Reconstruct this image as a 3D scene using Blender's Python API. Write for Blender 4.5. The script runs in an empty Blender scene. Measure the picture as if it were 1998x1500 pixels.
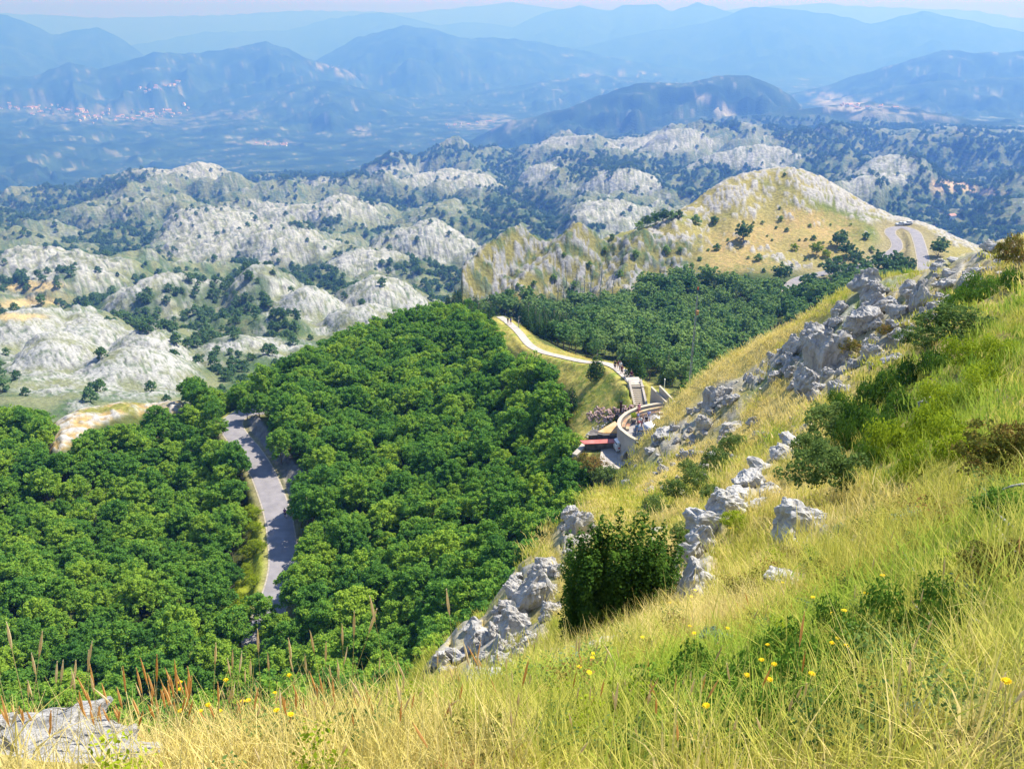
import bpy, bmesh, math, random
import numpy as np
from mathutils import Vector, Matrix, noise as mnoise
rnd = random.Random(7)
rng = np.random.default_rng(11)
sc = bpy.context.scene
C = sc.collection
PI = math.pi

# ------------------------------------------------------------------ camera
FPX = 1665.0                       # focal length in pixels of the 1998 px wide photograph
PITCH = math.radians(23.53)
SP, CP = math.sin(PITCH), math.cos(PITCH)
cam_d = bpy.data.cameras.new('camera')
cam_d.sensor_width = 36.0
cam_d.lens = 36.0 * FPX / 1998.0
cam_d.clip_start = 0.1
cam_d.clip_end = 200000.0
cam = bpy.data.objects.new('camera', cam_d)
C.objects.link(cam)
cam.location = (0, 0, 0)           # eye height is the origin: everything else lies below
cam.rotation_euler = (math.radians(90) - PITCH, 0, 0)
sc.camera = cam

# ------------------------------------------------------------------ light
SUN_EL, SUN_AZ = math.radians(56), math.radians(58)     # azimuth measured clockwise from the view direction
w = bpy.data.worlds.new('World'); sc.world = w; w.use_nodes = True
nt = w.node_tree; nt.nodes.clear()
sky = nt.nodes.new('ShaderNodeTexSky'); sky.sky_type = 'NISHITA'; sky.sun_disc = False
sky.sun_elevation = SUN_EL; sky.sun_rotation = SUN_AZ; sky.altitude = 1600
sky.air_density = 1.0; sky.dust_density = 0.6; sky.ozone_density = 1.0
bg = nt.nodes.new('ShaderNodeBackground'); bg.inputs['Strength'].default_value = 0.15
ow = nt.nodes.new('ShaderNodeOutputWorld')
nt.links.new(sky.outputs[0], bg.inputs[0]); nt.links.new(bg.outputs[0], ow.inputs[0])
sun_d = bpy.data.lights.new('sun', 'SUN'); sun_d.energy = 5.0; sun_d.angle = math.radians(0.5)
sun_d.color = (1.0, 0.965, 0.91)
sun = bpy.data.objects.new('sun', sun_d); C.objects.link(sun)
sdir = Vector((math.sin(SUN_AZ) * math.cos(SUN_EL), math.cos(SUN_AZ) * math.cos(SUN_EL), math.sin(SUN_EL)))
sun.rotation_euler = sdir.to_track_quat('Z', 'Y').to_euler()
sc.view_settings.view_transform = 'Standard'; sc.view_settings.look = 'None'
sc.view_settings.gamma = 1.0; sc.view_settings.use_curve_mapping = False
sc.view_settings.exposure = 0.88
sc.cycles.max_bounces = 6; sc.cycles.diffuse_bounces = 2; sc.cycles.glossy_bounces = 1
sc.cycles.transmission_bounces = 3; sc.cycles.volume_bounces = 1; sc.cycles.transparent_max_bounces = 4
sc.cycles.use_denoising = True
sc.cycles.caustics_reflective = False; sc.cycles.caustics_refractive = False

# ------------------------------------------------------------------ helpers: photograph -> place
def ray(u, v):
    dx, dy = (u - 999) / FPX, (750 - v) / FPX
    return dx, CP + dy * SP, -SP + dy * CP
def AS(u, v):                                   # azimuth and slope (z per metre of horizontal distance)
    x, y, z = ray(u, v)
    return math.atan2(x, y), z / math.hypot(x, y)
def PR(u, v, R):                                # point seen at (u, v) at horizontal distance R
    a, s = AS(u, v)
    return Vector((math.sin(a) * R, math.cos(a) * R, s * R))
def PZ(u, v, z):                                # point seen at (u, v) at height z
    a, s = AS(u, v)
    return PR(u, v, z / s)
def proj(x, y, z):                              # numpy: place -> photograph pixel
    f = y * CP - z * SP
    up = y * SP + z * CP
    f = np.maximum(f, 1e-6)
    return 999 + FPX * x / f, 750 - FPX * up / f

# ------------------------------------------------------------------ helpers: noise
def _h(ix, iy, seed):
    with np.errstate(over='ignore'):
        n = (ix.astype(np.int64) * 374761393 + iy.astype(np.int64) * 668265263 + seed * 1442695041) & 0xffffffff
        n = ((n ^ (n >> 13)) * 1274126177) & 0xffffffff
        n = (n ^ (n >> 16)) & 0xffffffff
    return n.astype(np.float64) / 4294967295.0
def gn(x, y, seed=0):                           # gradient noise, about -1..1
    ix, iy = np.floor(x), np.floor(y)
    fx, fy = x - ix, y - iy
    ux, uy = fx * fx * fx * (fx * (fx * 6 - 15) + 10), fy * fy * fy * (fy * (fy * 6 - 15) + 10)
    def g(ax, ay):
        t = _h(ix + ax, iy + ay, seed) * 2 * PI
        return np.cos(t) * (fx - ax) + np.sin(t) * (fy - ay)
    a, b, c, d = g(0, 0), g(1, 0), g(0, 1), g(1, 1)
    return 1.5 * ((a * (1 - ux) + b * ux) * (1 - uy) + (c * (1 - ux) + d * ux) * uy)
def fbm(x, y, o=4, seed=0, gain=0.5):
    s, a, t = 0, 1.0, 0
    for i in range(o):
        s = s + a * gn(x * 2 ** i + 13.7 * i, y * 2 ** i - 7.3 * i, seed + i); t += a; a *= gain
    return s / t
def cells(x, y, seed=0):                        # Worley: distance to the border between cells, cell value
    ix, iy = np.floor(x), np.floor(y)
    d1 = np.full(x.shape, 9.0); d2 = np.full(x.shape, 9.0); val = np.zeros(x.shape)
    for ax in (-1, 0, 1):
        for ay in (-1, 0, 1):
            jx, jy = ix + ax, iy + ay
            px = jx + 0.15 + 0.7 * _h(jx, jy, seed); py = jy + 0.15 + 0.7 * _h(jx, jy, seed + 5)
            d = np.hypot(px - x, py - y)
            nearer = d < d1
            d2 = np.where(nearer, d1, np.minimum(d2, d))
            val = np.where(nearer, _h(jx, jy, seed + 9), val)
            d1 = np.where(nearer, d, d1)
    return d2 - d1, val
def sstep(a, b, x):
    t = np.clip((x - a) / (b - a), 0, 1)
    return t * t * (3 - 2 * t)
def inpoly(u, v, poly):
    r = np.zeros(np.shape(u), bool)
    n = len(poly)
    for i in range(n):
        x1, y1 = poly[i]; x2, y2 = poly[(i + 1) % n]
        c = ((y1 > v) != (y2 > v)) & (u < (x2 - x1) * (v - y1) / ((y2 - y1) or 1e-9) + x1)
        r ^= c
    return r
def pdist(x, y, P):                             # distance to a polyline of points, and its height there
    best = np.full(np.shape(x), 1e9); zz = np.zeros(np.shape(x))
    for (a, b) in zip(P[:-1], P[1:]):
        ex, ey = b[0] - a[0], b[1] - a[1]
        t = np.clip(((x - a[0]) * ex + (y - a[1]) * ey) / (ex * ex + ey * ey + 1e-9), 0, 1)
        d = np.hypot(x - a[0] - t * ex, y - a[1] - t * ey)
        m = d < best
        best = np.where(m, d, best); zz = np.where(m, a[2] + t * (b[2] - a[2]), zz)
    return best, zz
def smooth_line(P, n=8):
    P = [Vector(p) for p in P]; out = []
    for i in range(len(P) - 1):
        p0, p1, p2, p3 = P[max(i - 1, 0)], P[i], P[i + 1], P[min(i + 2, len(P) - 1)]
        for k in range(n):
            t = k / n
            out.append(0.5 * ((2 * p1) + (p2 - p0) * t + (2 * p0 - 5 * p1 + 4 * p2 - p3) * t * t + (3 * p1 - p0 - 3 * p2 + p3) * t ** 3))
    out.append(P[-1])
    return out

# ------------------------------------------------------------------ helpers: objects
def tag(o, label=None, cat=None, group=None, kind=None):
    if label: o['label'] = label
    if cat: o['category'] = cat
    if group: o['group'] = group
    if kind: o['kind'] = kind
    return o
def link(name, me, mat=None, parent=None, loc=None):
    o = bpy.data.objects.new(name, me); C.objects.link(o)
    if mat is not None and hasattr(me, 'materials') and len(me.materials) == 0:
        for m in (mat if isinstance(mat, (list, tuple)) else [mat]): me.materials.append(m)
    if parent is not None: o.parent = parent
    if loc is not None: o.location = loc
    return o
def empty(name, loc=(0, 0, 0), rz=0.0):
    o = bpy.data.objects.new(name, None); C.objects.link(o)
    o.empty_display_size = 0.3; o.location = loc; o.rotation_euler = (0, 0, rz)
    return o
def copy_tree(o, parent=None):
    c = o.copy(); C.objects.link(c)
    if parent is not None: c.parent = parent
    for ch in list(o.children): copy_tree(ch, c)
    return c
def pymesh(name, verts, faces, smooth=False, mats=None):
    me = bpy.data.meshes.new(name); me.from_pydata([tuple(v) for v in verts], [], faces); me.update()
    if smooth: me.polygons.foreach_set('use_smooth', [True] * len(me.polygons))
    return me
def npmesh(name, verts, quads, smooth=False):
    me = bpy.data.meshes.new(name)
    V = np.asarray(verts, np.float32); Q = np.asarray(quads, np.int32); k = Q.shape[1]
    me.vertices.add(len(V)); me.vertices.foreach_set('co', V.ravel())
    me.loops.add(Q.size); me.loops.foreach_set('vertex_index', Q.ravel())
    me.polygons.add(len(Q)); me.polygons.foreach_set('loop_start', np.arange(0, Q.size, k, dtype=np.int32))
    me.polygons.foreach_set('loop_total', np.full(len(Q), k, np.int32))
    if smooth: me.polygons.foreach_set('use_smooth', np.ones(len(Q), bool))
    me.update(calc_edges=True)
    return me

# ------------------------------------------------------------------ helpers: materials
def rgb(c): return (c[0], c[1], c[2], 1.0)
def new_mat(name):
    m = bpy.data.materials.new(name); m.use_nodes = True
    n = m.node_tree.nodes; n.clear()
    out = n.new('ShaderNodeOutputMaterial'); b = n.new('ShaderNodeBsdfPrincipled')
    b.inputs['Roughness'].default_value = 0.85; b.inputs['Specular IOR Level'].default_value = 0.2
    m.node_tree.links.new(b.outputs[0], out.inputs[0])
    return m, m.node_tree, b, out
def mat_noise(name, c1, c2, scale=5.0, rough=0.85, bump=0.0, bscale=None, detail=5, metal=0.0, spec=0.2, c3=None):
    m, t, b, out = new_mat(name)
    tc = t.nodes.new('ShaderNodeTexCoord')
    no = t.nodes.new('ShaderNodeTexNoise'); no.inputs['Scale'].default_value = scale; no.inputs['Detail'].default_value = detail
    t.links.new(tc.outputs['Object'], no.inputs['Vector'])
    r = t.nodes.new('ShaderNodeValToRGB')
    r.color_ramp.elements[0].position = 0.35; r.color_ramp.elements[0].color = rgb(c1)
    r.color_ramp.elements[1].position = 0.65; r.color_ramp.elements[1].color = rgb(c2)
    if c3: e = r.color_ramp.elements.new(0.5); e.color = rgb(c3)
    t.links.new(no.outputs['Fac'], r.inputs['Fac']); t.links.new(r.outputs['Color'], b.inputs['Base Color'])
    b.inputs['Roughness'].default_value = rough; b.inputs['Metallic'].default_value = metal
    b.inputs['Specular IOR Level'].default_value = spec
    if bump:
        n2 = t.nodes.new('ShaderNodeTexNoise'); n2.inputs['Scale'].default_value = bscale or scale * 3; n2.inputs['Detail'].default_value = 6
        t.links.new(tc.outputs['Object'], n2.inputs['Vector'])
        bp = t.nodes.new('ShaderNodeBump'); bp.inputs['Strength'].default_value = bump; bp.inputs['Distance'].default_value = 0.05
        t.links.new(n2.outputs['Fac'], bp.inputs['Height']); t.links.new(bp.outputs['Normal'], b.inputs['Normal'])
    return m
def mat_leaf(name, c1, c2, c3=None, trans=0.35, scale=0.35, rand=0.5, gain=1.0):
    """foliage: hue differs per plant (random) and per bough (noise); a share of the light passes through"""
    m = bpy.data.materials.new(name); m.use_nodes = True
    t = m.node_tree; n = t.nodes; n.clear()
    out = n.new('ShaderNodeOutputMaterial')
    oi = n.new('ShaderNodeObjectInfo'); geo = n.new('ShaderNodeNewGeometry')
    no = n.new('ShaderNodeTexNoise'); no.inputs['Scale'].default_value = scale; no.inputs['Detail'].default_value = 3
    t.links.new(geo.outputs['Position'], no.inputs['Vector'])
    ad = n.new('ShaderNodeMath'); ad.operation = 'MULTIPLY_ADD'; ad.inputs[1].default_value = rand
    t.links.new(oi.outputs['Random'], ad.inputs[0]); t.links.new(no.outputs['Fac'], ad.inputs[2])
    wn = n.new('ShaderNodeTexWhiteNoise'); wn.noise_dimensions = '1D'
    t.links.new(geo.outputs['Random Per Island'], wn.inputs['W'])
    a2 = n.new('ShaderNodeMath'); a2.operation = 'MULTIPLY_ADD'; a2.inputs[1].default_value = 0.35
    t.links.new(wn.outputs['Value'], a2.inputs[0]); t.links.new(ad.outputs[0], a2.inputs[2])
    a3 = n.new('ShaderNodeMath'); a3.operation = 'MULTIPLY'; a3.inputs[1].default_value = gain; t.links.new(a2.outputs[0], a3.inputs[0])
    r = n.new('ShaderNodeValToRGB')
    r.color_ramp.elements[0].position = 0.45 if gain == 1.0 else 0.30; r.color_ramp.elements[0].color = rgb(c1)
    r.color_ramp.elements[1].position = 1.15 if False else 1.0; r.color_ramp.elements[1].color = rgb(c2)
    if c3: e = r.color_ramp.elements.new(0.72); e.color = rgb(c3)
    t.links.new(a3.outputs[0], r.inputs['Fac'])
    df = n.new('ShaderNodeBsdfDiffuse'); tr = n.new('ShaderNodeBsdfTranslucent'); mx = n.new('ShaderNodeMixShader')
    mx.inputs[0].default_value = trans
    t.links.new(r.outputs['Color'], df.inputs[0]); t.links.new(r.outputs['Color'], tr.inputs[0])
    t.links.new(df.outputs[0], mx.inputs[1]); t.links.new(tr.outputs[0], mx.inputs[2]); t.links.new(mx.outputs[0], out.inputs[0])
    return m
# ------------------------------------------------------------------ the lie of the land
# every control point: a place given by where it is seen and how far off it is
ctl = []                                         # (azimuth, ln R, slope)
def cR(u, v, R, dz=0.0):
    a, s = AS(u, v); ctl.append((a, math.log(R), s + dz / R))
def cZ(u, v, z, dz=0.0):
    a, s = AS(u, v); R = z / s; ctl.append((a, math.log(R), (z + dz) / R))
def cH(u, v, R, z):                              # a hidden place in the same direction
    a, s = AS(u, v); ctl.append((a, math.log(R), z / R))
TR = -6.2                                        # forest ground lies this far under the tree tops seen
# own feet and the near slope
for u in (-900, -300, 300, 1000, 1700, 2300, 2900): cH(u, 1500, 0.9, -1.95 + 0.25 * (u > 1400))
for u, R in ((-400, 2.9), (0, 2.9), (350, 2.7), (700, 2.5), (1000, 2.4), (1350, 2.25), (1700, 2.15), (1998, 2.1), (2400, 2.2)): cR(u, 1500, R)
for u, v, R in ((-300, 1450, 3.6), (0, 1470, 3.4), (300, 1465, 3.3), (600, 1450, 3.8), (850, 1410, 5.0), (1000, 1345, 6.6), (1100, 1310, 7.8), (1200, 1265, 9), (1350, 1180, 11.5),
                (1500, 1100, 12), (1640, 1010, 13.5), (1800, 940, 12), (1998, 950, 8.5), (2300, 900, 8),
                (1200, 1400, 4.0), (1500, 1350, 4.2), (1800, 1300, 4.0), (1998, 1250, 3.8), (1400, 1270, 6.5), (1700, 1180, 6.5), (1950, 1100, 5.6)):
    cR(u, v, R)
for u, v, R, z in ((-500, 1450, 9, -10.5), (0, 1440, 7, -7.6), (300, 1440, 7, -7.7), (600, 1430, 8, -8.8), (800, 1410, 9, -9.8),
                   (-500, 1450, 22, -26), (0, 1440, 20, -23), (300, 1440, 20, -23), (600, 1430, 20, -22), (750, 1400, 20, -21),
                   (-500, 1450, 45, -47), (0, 1440, 45, -46), (300, 1440, 45, -47), (600, 1430, 45, -46), (780, 1400, 38, -38),
                   (900, 1380, 11, -11.4), (1020, 1330, 12, -11.3), (1120, 1290, 14, -11.8), (1250, 1220, 16, -11.6), (1400, 1120, 18, -10.8)):
    cH(u, v, R, z)
for u, v, R in ((860, 1335, 20), (900, 1315, 21), (1000, 1250, 21), (1060, 1200, 22), (1130, 1150, 22), (1200, 1120, 22), (1240, 1080, 24),
                (1350, 1000, 27), (1430, 960, 26), (1500, 900, 28), (1640, 800, 29), (1800, 720, 27), (1998, 640, 22), (2300, 560, 22),
                (830, 1296, 23), (900, 1240, 26), (1000, 1135, 30), (1060, 1078, 33), (1130, 992, 40), (1240, 880, 58), (1290, 841, 66), (1350, 797, 75),
                (1500, 692, 72), (1640, 603, 65), (1720, 572, 62), (1800, 556, 60), (1900, 524, 57), (1998, 498, 55), (2150, 440, 52), (2400, 360, 50),
                (1240, 980, 38), (1350, 890, 48), (1500, 800, 46), (1640, 700, 46), (1800, 620, 42), (1998, 550, 36), (1900, 800, 17), (1700, 880, 19)):
    cR(u, v, R)
# behind the slope's edge the ground falls away
for u, v, R, z in ((830, 1296, 27, -26), (900, 1240, 31, -31.5), (1000, 1135, 37, -35.5), (1060, 1078, 40, -35), (1130, 992, 48, -36), (1240, 880, 68, -42.5), (1300, 830, 78, -45),
                   (1350, 787, 88, -46), (1500, 692, 88, -48), (1640, 598, 82, -45), (1800, 520, 78, -42), (1998, 462, 75, -36), (2400, 320, 75, -25),
                   (830, 1296, 45, -46), (950, 1190, 50, -48), (1060, 1078, 58, -50), (1130, 992, 68, -51), (1200, 910, 82, -53.5),
                   (1500, 692, 120, -66), (1640, 598, 120, -72), (1800, 520, 120, -72), (1998, 462, 120, -66), (2400, 320, 120, -55)):
    cH(u, v, R, z)
# the wooded shelf left of the road (tree tops seen)
for u, v, z in ((-400, 1350, -66), (-400, 1000, -72), (-400, 800, -76), (0, 1350, -68), (0, 1200, -71), (0, 1050, -73), (0, 900, -75), (0, 800, -77), (200, 1330, -70), (200, 1150, -73),
                (200, 1000, -75), (400, 1330, -70), (400, 1150, -74), (400, 1000, -75), (380, 870, -76), (410, 775, -77)):
    cZ(u, v, z, TR)
for u, v, z in ((105, 868, -76.5), (120, 838, -77), (160, 800, -77.5), (240, 795, -77.8), (330, 795, -77.8), (370, 798, -78), (200, 830, -78.5), (290, 828, -79.5)): cZ(u, v, z)
for u, v, z in ((200, 920, -75.8), (310, 880, -76.3), (60, 850, -76)): cZ(u, v, z, TR)
# the road and the hump right of it, up to the footpath ridge
ROAD1 = [(430, 1450, -78), (470, 1340, -77.5), (500, 1262, -77), (523, 1200, -76.5), (543, 1150, -76), (553, 1100, -76), (549, 1045, -76), (541, 1000, -76), (526, 955, -76),
         (510, 918, -76), (486, 880, -76), (463, 852, -76), (452, 833, -76), (456, 818, -76), (478, 806, -76), (510, 800, -75.5), (560, 797, -75)]
for u, v, z in ROAD1: cZ(u, v, z)
for u, v, z in ((610, 1150, -68), (700, 1250, -64), (760, 1300, -60), (640, 1050, -67.5), (640, 950, -67), (600, 860, -68), (560, 800, -69), (850, 1200, -58.5), (850, 1080, -61), (960, 1100, -56),
                (1000, 1020, -57.5), (1060, 960, -55.5), (1110, 900, -54), (850, 930, -65), (720, 930, -68), (1000, 880, -60), (1080, 820, -57), (700, 800, -71), (850, 780, -68), (980, 740, -64), (900, 680, -69),
                (520, 745, -73), (600, 690, -75), (700, 645, -77), (790, 618, -77), (870, 600, -77)):
    cZ(u, v, z, TR)
PATH = [(975, 618, -73.5), (990, 628, -72.5), (1012, 648, -70), (1032, 672, -67.5), (1056, 686, -65), (1090, 695, -62), (1140, 706, -58.2), (1172, 708, -56.5), (1200, 716, -54), (1222, 733, -51), (1245, 755, -48.6)]
for u, v, z in PATH: cZ(u, v, z)
for u, v, z in ((1010, 690, -68.5), (1070, 740, -62), (1130, 780, -57.5), (1180, 760, -53.5), (1150, 850, -55), (1120, 880, -56), (1180, 800, -52.5), (1190, 880, -53.7), (1160, 905, -54),
                (1225, 820, -50.3), (1260, 820, -50.3), (1300, 810, -50.3), (1240, 850, -50.5), (1320, 795, -50.3), (1245, 880, -53)):
    cZ(u, v, z)
# falling away behind the ridge
for u, v, R, z in ((-400, 780, 250, -125), (0, 790, 260, -128), (200, 790, 258, -126), (350, 780, 250, -122), (500, 740, 270, -125), (600, 685, 290, -130), (700, 640, 290, -130), (800, 610, 290, -126), (870, 598, 270, -112)):
    cH(u, v, R, z)
for u, v, R in ((960, 590, 222), (1050, 612, 215), (1130, 660, 180), (1200, 690, 158), (1260, 725, 140), (1320, 765, 124), (1400, 735, 138), (1420, 715, 150), (1340, 690, 180),
                (1250, 650, 215), (1150, 620, 240), (1050, 592, 250), (1400, 650, 245), (1480, 640, 260), (1560, 600, 285), (1640, 590, 280), (1300, 610, 285), (1450, 590, 300), (1250, 580, 305), (1400, 560, 330)):
    cR(u, v, R, TR)
for u, v, R, z in ((980, 600, 300, -118), (1100, 600, 300, -112), (900, 600, 320, -118), (1750, 560, 250, -98), (1998, 540, 250, -95), (2400, 500, 250, -80), (1500, 692, 180, -88), (1640, 598, 180, -92), (1800, 520, 180, -90), (1998, 480, 180, -85)):
    cH(u, v, R, z)
# the bald hill beyond with its cliff
for u, v, R in ((870, 592, 330), (900, 552, 345), (945, 508, 365), (1000, 477, 382), (1060, 478, 385), (1130, 467, 385), (1200, 462, 392), (1250, 446, 396), (1320, 424, 398), (1380, 440, 402),
                (1350, 408, 415), (1380, 382, 430), (1410, 358, 440), (1440, 347, 445), (1470, 341, 448), (1500, 337, 450), (1540, 333, 455), (1570, 338, 457), (1600, 349, 458), (1630, 365, 459), (1660, 382, 460), (1690, 399, 461), (1720, 413, 462), (1760, 427, 466), (1800, 440, 470), (1860, 470, 475), (1930, 500, 475), (2000, 530, 475),
                (1000, 570, 345), (1100, 580, 345), (1200, 570, 348), (1280, 540, 352), (930, 578, 340), (1060, 530, 362), (1180, 510, 370), (1280, 480, 378),
                (1400, 530, 350), (1480, 545, 342), (1400, 470, 385), (1500, 450, 398), (1500, 390, 428), (1600, 430, 418), (1600, 480, 385), (1550, 520, 362), (1690, 500, 378), (1700, 455, 405), (1650, 420, 432)):
    cR(u, v, R)
ROAD2 = [(1530, 590, -98.5), (1537, 570, -98), (1550, 550, -97.8), (1580, 539, -97), (1620, 531, -96.4), (1680, 520, -95.5), (1722, 503, -94.5), (1748, 486, -93.5), (1748, 470, -92.6),
         (1737, 456, -92), (1741, 447, -91.5), (1762, 444, -91.2), (1784, 453, -91), (1793, 472, -91), (1799, 495, -91), (1803, 520, -91), (1805, 560, -91)]
for u, v, z in ROAD2: cZ(u, v, z)
# behind the hill
for u, v, R, z in ((870, 592, 365, -135), (945, 508, 400, -125), (1000, 477, 430, -128), (1130, 467, 430, -122), (1250, 446, 450, -120), (1440, 347, 520, -115), (1540, 334, 530, -115), (1720, 415, 530, -130),
                   (1800, 440, 545, -140), (1998, 530, 540, -150), (2400, 500, 520, -140),
                   (900, 590, 520, -190), (1100, 470, 600, -215), (1300, 430, 650, -230), (1500, 340, 750, -240), (1700, 400, 750, -260), (1950, 500, 750, -270), (2400, 500, 750, -270)):
    cH(u, v, R, z)
# karst plateau
for u, v, R in ((-500, 690, 370), (0, 740, 340), (150, 740, 335), (300, 740, 335), (100, 670, 420), (280, 665, 440), (-500, 600, 680), (0, 600, 700), (0, 640, 520), (200, 590, 640), (350, 600, 560), (500, 570, 600), (620, 620, 480), (700, 590, 560), (420, 690, 400), (560, 680, 400),
                (800, 560, 640), (-500, 480, 1250), (0, 490, 1200), (200, 520, 950), (400, 500, 1100), (600, 510, 1050), (800, 500, 1100), (1000, 440, 1350), (0, 430, 1900), (300, 420, 1800), (600, 420, 1750), (900, 400, 1750),
                (1200, 400, 1700), (0, 395, 3000), (140, 372, 3000), (300, 345, 3100), (500, 345, 3100), (700, 335, 3100), (900, 310, 3100), (1080, 280, 3200), (1280, 270, 3200), (1450, 265, 3100), (1600, 300, 2600), (1750, 340, 2100), (-500, 420, 2600),
                (1350, 330, 2200), (1100, 340, 2300), (1900, 400, 1750), (1998, 440, 1450), (2400, 440, 1400), (1900, 340, 2500), (1998, 280, 3400), (2400, 280, 3400), (1750, 250, 4000)):
    cR(u, v, R)
for u, v, R, z in ((-500, 380, 4300, -700), (0, 390, 4300, -760), (300, 340, 4300, -770), (700, 330, 4400, -740), (1000, 300, 4400, -640), (1300, 260, 4400, -560), (1500, 250, 4400, -520),
                   (-600, 300, 6500, -820), (0, 300, 6500, -830), (400, 300, 6500, -830), (800, 270, 6500, -800), (1200, 220, 7200, -780), (1600, 220, 7000, -700), (1998, 200, 6500, -620), (2500, 200, 6500, -620)):
    cH(u, v, R, z)
for a in np.radians([-75, -45, -30, -15, 0, 15, 30, 45, 75]):
    for R, z in ((10000, -830), (16000, -840), (26000, -850), (45000, -900)): ctl.append((a, math.log(R), z / R))
ctl = np.array(ctl)
AZS = 3.0
def rbf_fit(P, c=0.045):
    X = np.stack([P[:, 0] * AZS, P[:, 1]], 1)
    D = np.sqrt(((X[:, None] - X[None]) ** 2).sum(2) + c * c)
    n = len(P)
    A = np.zeros((n + 3, n + 3)); A[:n, :n] = D - 0.0; A[:n, n] = 1; A[:n, n + 1:] = X; A[n, :n] = 1; A[n + 1:, :n] = X.T
    A[:n, :n] += np.eye(n) * -1e-3
    b = np.concatenate([P[:, 2], np.zeros(3)])
    return X, np.linalg.solve(A, b), c
def rbf_eval(fit, a, l):
    X, wts, c = fit
    out = np.empty(a.shape); af, lf = (a * AZS).ravel(), l.ravel(); of = out.ravel()
    n = len(X)
    for i in range(0, af.size, 20000):
        p, q = af[i:i + 20000], lf[i:i + 20000]
        d = np.sqrt((p[:, None] - X[None, :, 0]) ** 2 + (q[:, None] - X[None, :, 1]) ** 2 + c * c)
        of[i:i + 20000] = d @ wts[:n] + wts[n] + wts[n + 1] * p + wts[n + 2] * q
    return of.reshape(a.shape)

# grid in azimuth and distance: finer where the photograph looks
az = np.concatenate([np.radians(np.linspace(-80, -42, 40, endpoint=False)), np.radians(np.linspace(-42, 42, 820, endpoint=False)), np.radians(np.linspace(42, 80, 40))])
lr = np.concatenate([np.linspace(math.log(0.7), math.log(75), 330, endpoint=False), np.linspace(math.log(75), math.log(620), 360, endpoint=False),
                     np.linspace(math.log(620), math.log(5200), 250, endpoint=False), np.linspace(math.log(5200), math.log(46000), 210)])
azc = np.radians(np.linspace(-80, 80, 260)); lrc = np.linspace(math.log(0.7), math.log(46000), 560)
LC, AC = np.meshgrid(lrc, azc, indexing='ij')
Sc = rbf_eval(rbf_fit(ctl), AC, LC)
L, A = np.meshgrid(lr, az, indexing='ij')
def bil(Z, a0, a1, na, l0, l1, nl, a, l):
    fa = np.clip((a - a0) / (a1 - a0) * (na - 1), 0, na - 1.001); fl = np.clip((l - l0) / (l1 - l0) * (nl - 1), 0, nl - 1.001)
    ia, il = fa.astype(int), fl.astype(int); ta, tl = fa - ia, fl - il
    return (Z[il, ia] * (1 - ta) + Z[il, ia + 1] * ta) * (1 - tl) + (Z[il + 1, ia] * (1 - ta) + Z[il + 1, ia + 1] * ta) * tl
S = bil(Sc, azc[0], azc[-1], 260, lrc[0], lrc[-1], 560, A, L)
R_ = np.exp(L); X_ = R_ * np.sin(A); Y_ = R_ * np.cos(A); Z_ = S * R_
def ring(lo, hi):
    return slice(int(np.searchsorted(lr, math.log(lo))), int(np.searchsorted(lr, math.log(hi))))
def on(lo, hi, fn):                              # a field worked out only on the rings between two distances
    out = np.zeros(R_.shape); k = ring(lo, hi)
    out[k] = fn(X_[k], Y_[k], R_[k], A[k])
    return out
def smax(a, b, k):
    h = np.clip(0.5 + 0.5 * (a - b) / k, 0, 1)
    return b * (1 - h) + a * h + k * h * (1 - h)
# domes of bare rock standing out of the plateau: (u, v, distance, half width px, half depth m, height m)
DOMES = [(105, 668, 415, 100, 45, 16), (280, 660, 455, 95, 50, 18), (245, 700, 375, 135, 40, 14), (470, 672, 455, 105, 40, 14), (40, 640, 520, 90, 60, 12), (180, 645, 500, 80, 60, 10),
         (330, 556, 690, 150, 70, 20), (510, 543, 660, 95, 80, 24), (600, 585, 600, 90, 60, 18), (745, 565, 640, 120, 55, 16), (700, 605, 520, 90, 40, 12), (130, 520, 950, 120, 90, 14), (60, 490, 1150, 120, 100, 20),
         (450, 462, 1300, 160, 120, 22), (560, 470, 1200, 110, 110, 20), (700, 500, 1050, 120, 90, 18), (850, 470, 1150, 130, 100, 22), (610, 400, 1750, 150, 160, 30), (420, 425, 1550, 140, 130, 26), (860, 340, 2500, 120, 200, 45),
         (1070, 325, 2400, 70, 200, 60), (1180, 405, 1500, 110, 120, 40), (1230, 350, 2000, 110, 150, 45), (1100, 272, 3150, 90, 250, 50), (1240, 278, 3100, 70, 250, 45), (1320, 262, 2900, 90, 220, 60), (1450, 295, 2500, 130, 200, 60),
         (1740, 315, 2100, 90, 170, 40), (1690, 345, 1750, 60, 120, 30), (400, 330, 3000, 60, 200, 40), (300, 345, 2900, 130, 220, 30), (690, 345, 2700, 120, 200, 30), (950, 350, 2300, 90, 180, 35), (770, 312, 3050, 60, 200, 40)]
kf0 = sstep(300, 360, R_) * (1 - sstep(2600, 3200, R_)) * np.where((A > AS(900, 560)[0]) & (R_ < 560), 0.0, 1.0)
Z_ -= kf0 * np.minimum(0.024 * R_, 20)
domef = np.zeros(Z_.shape)
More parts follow.
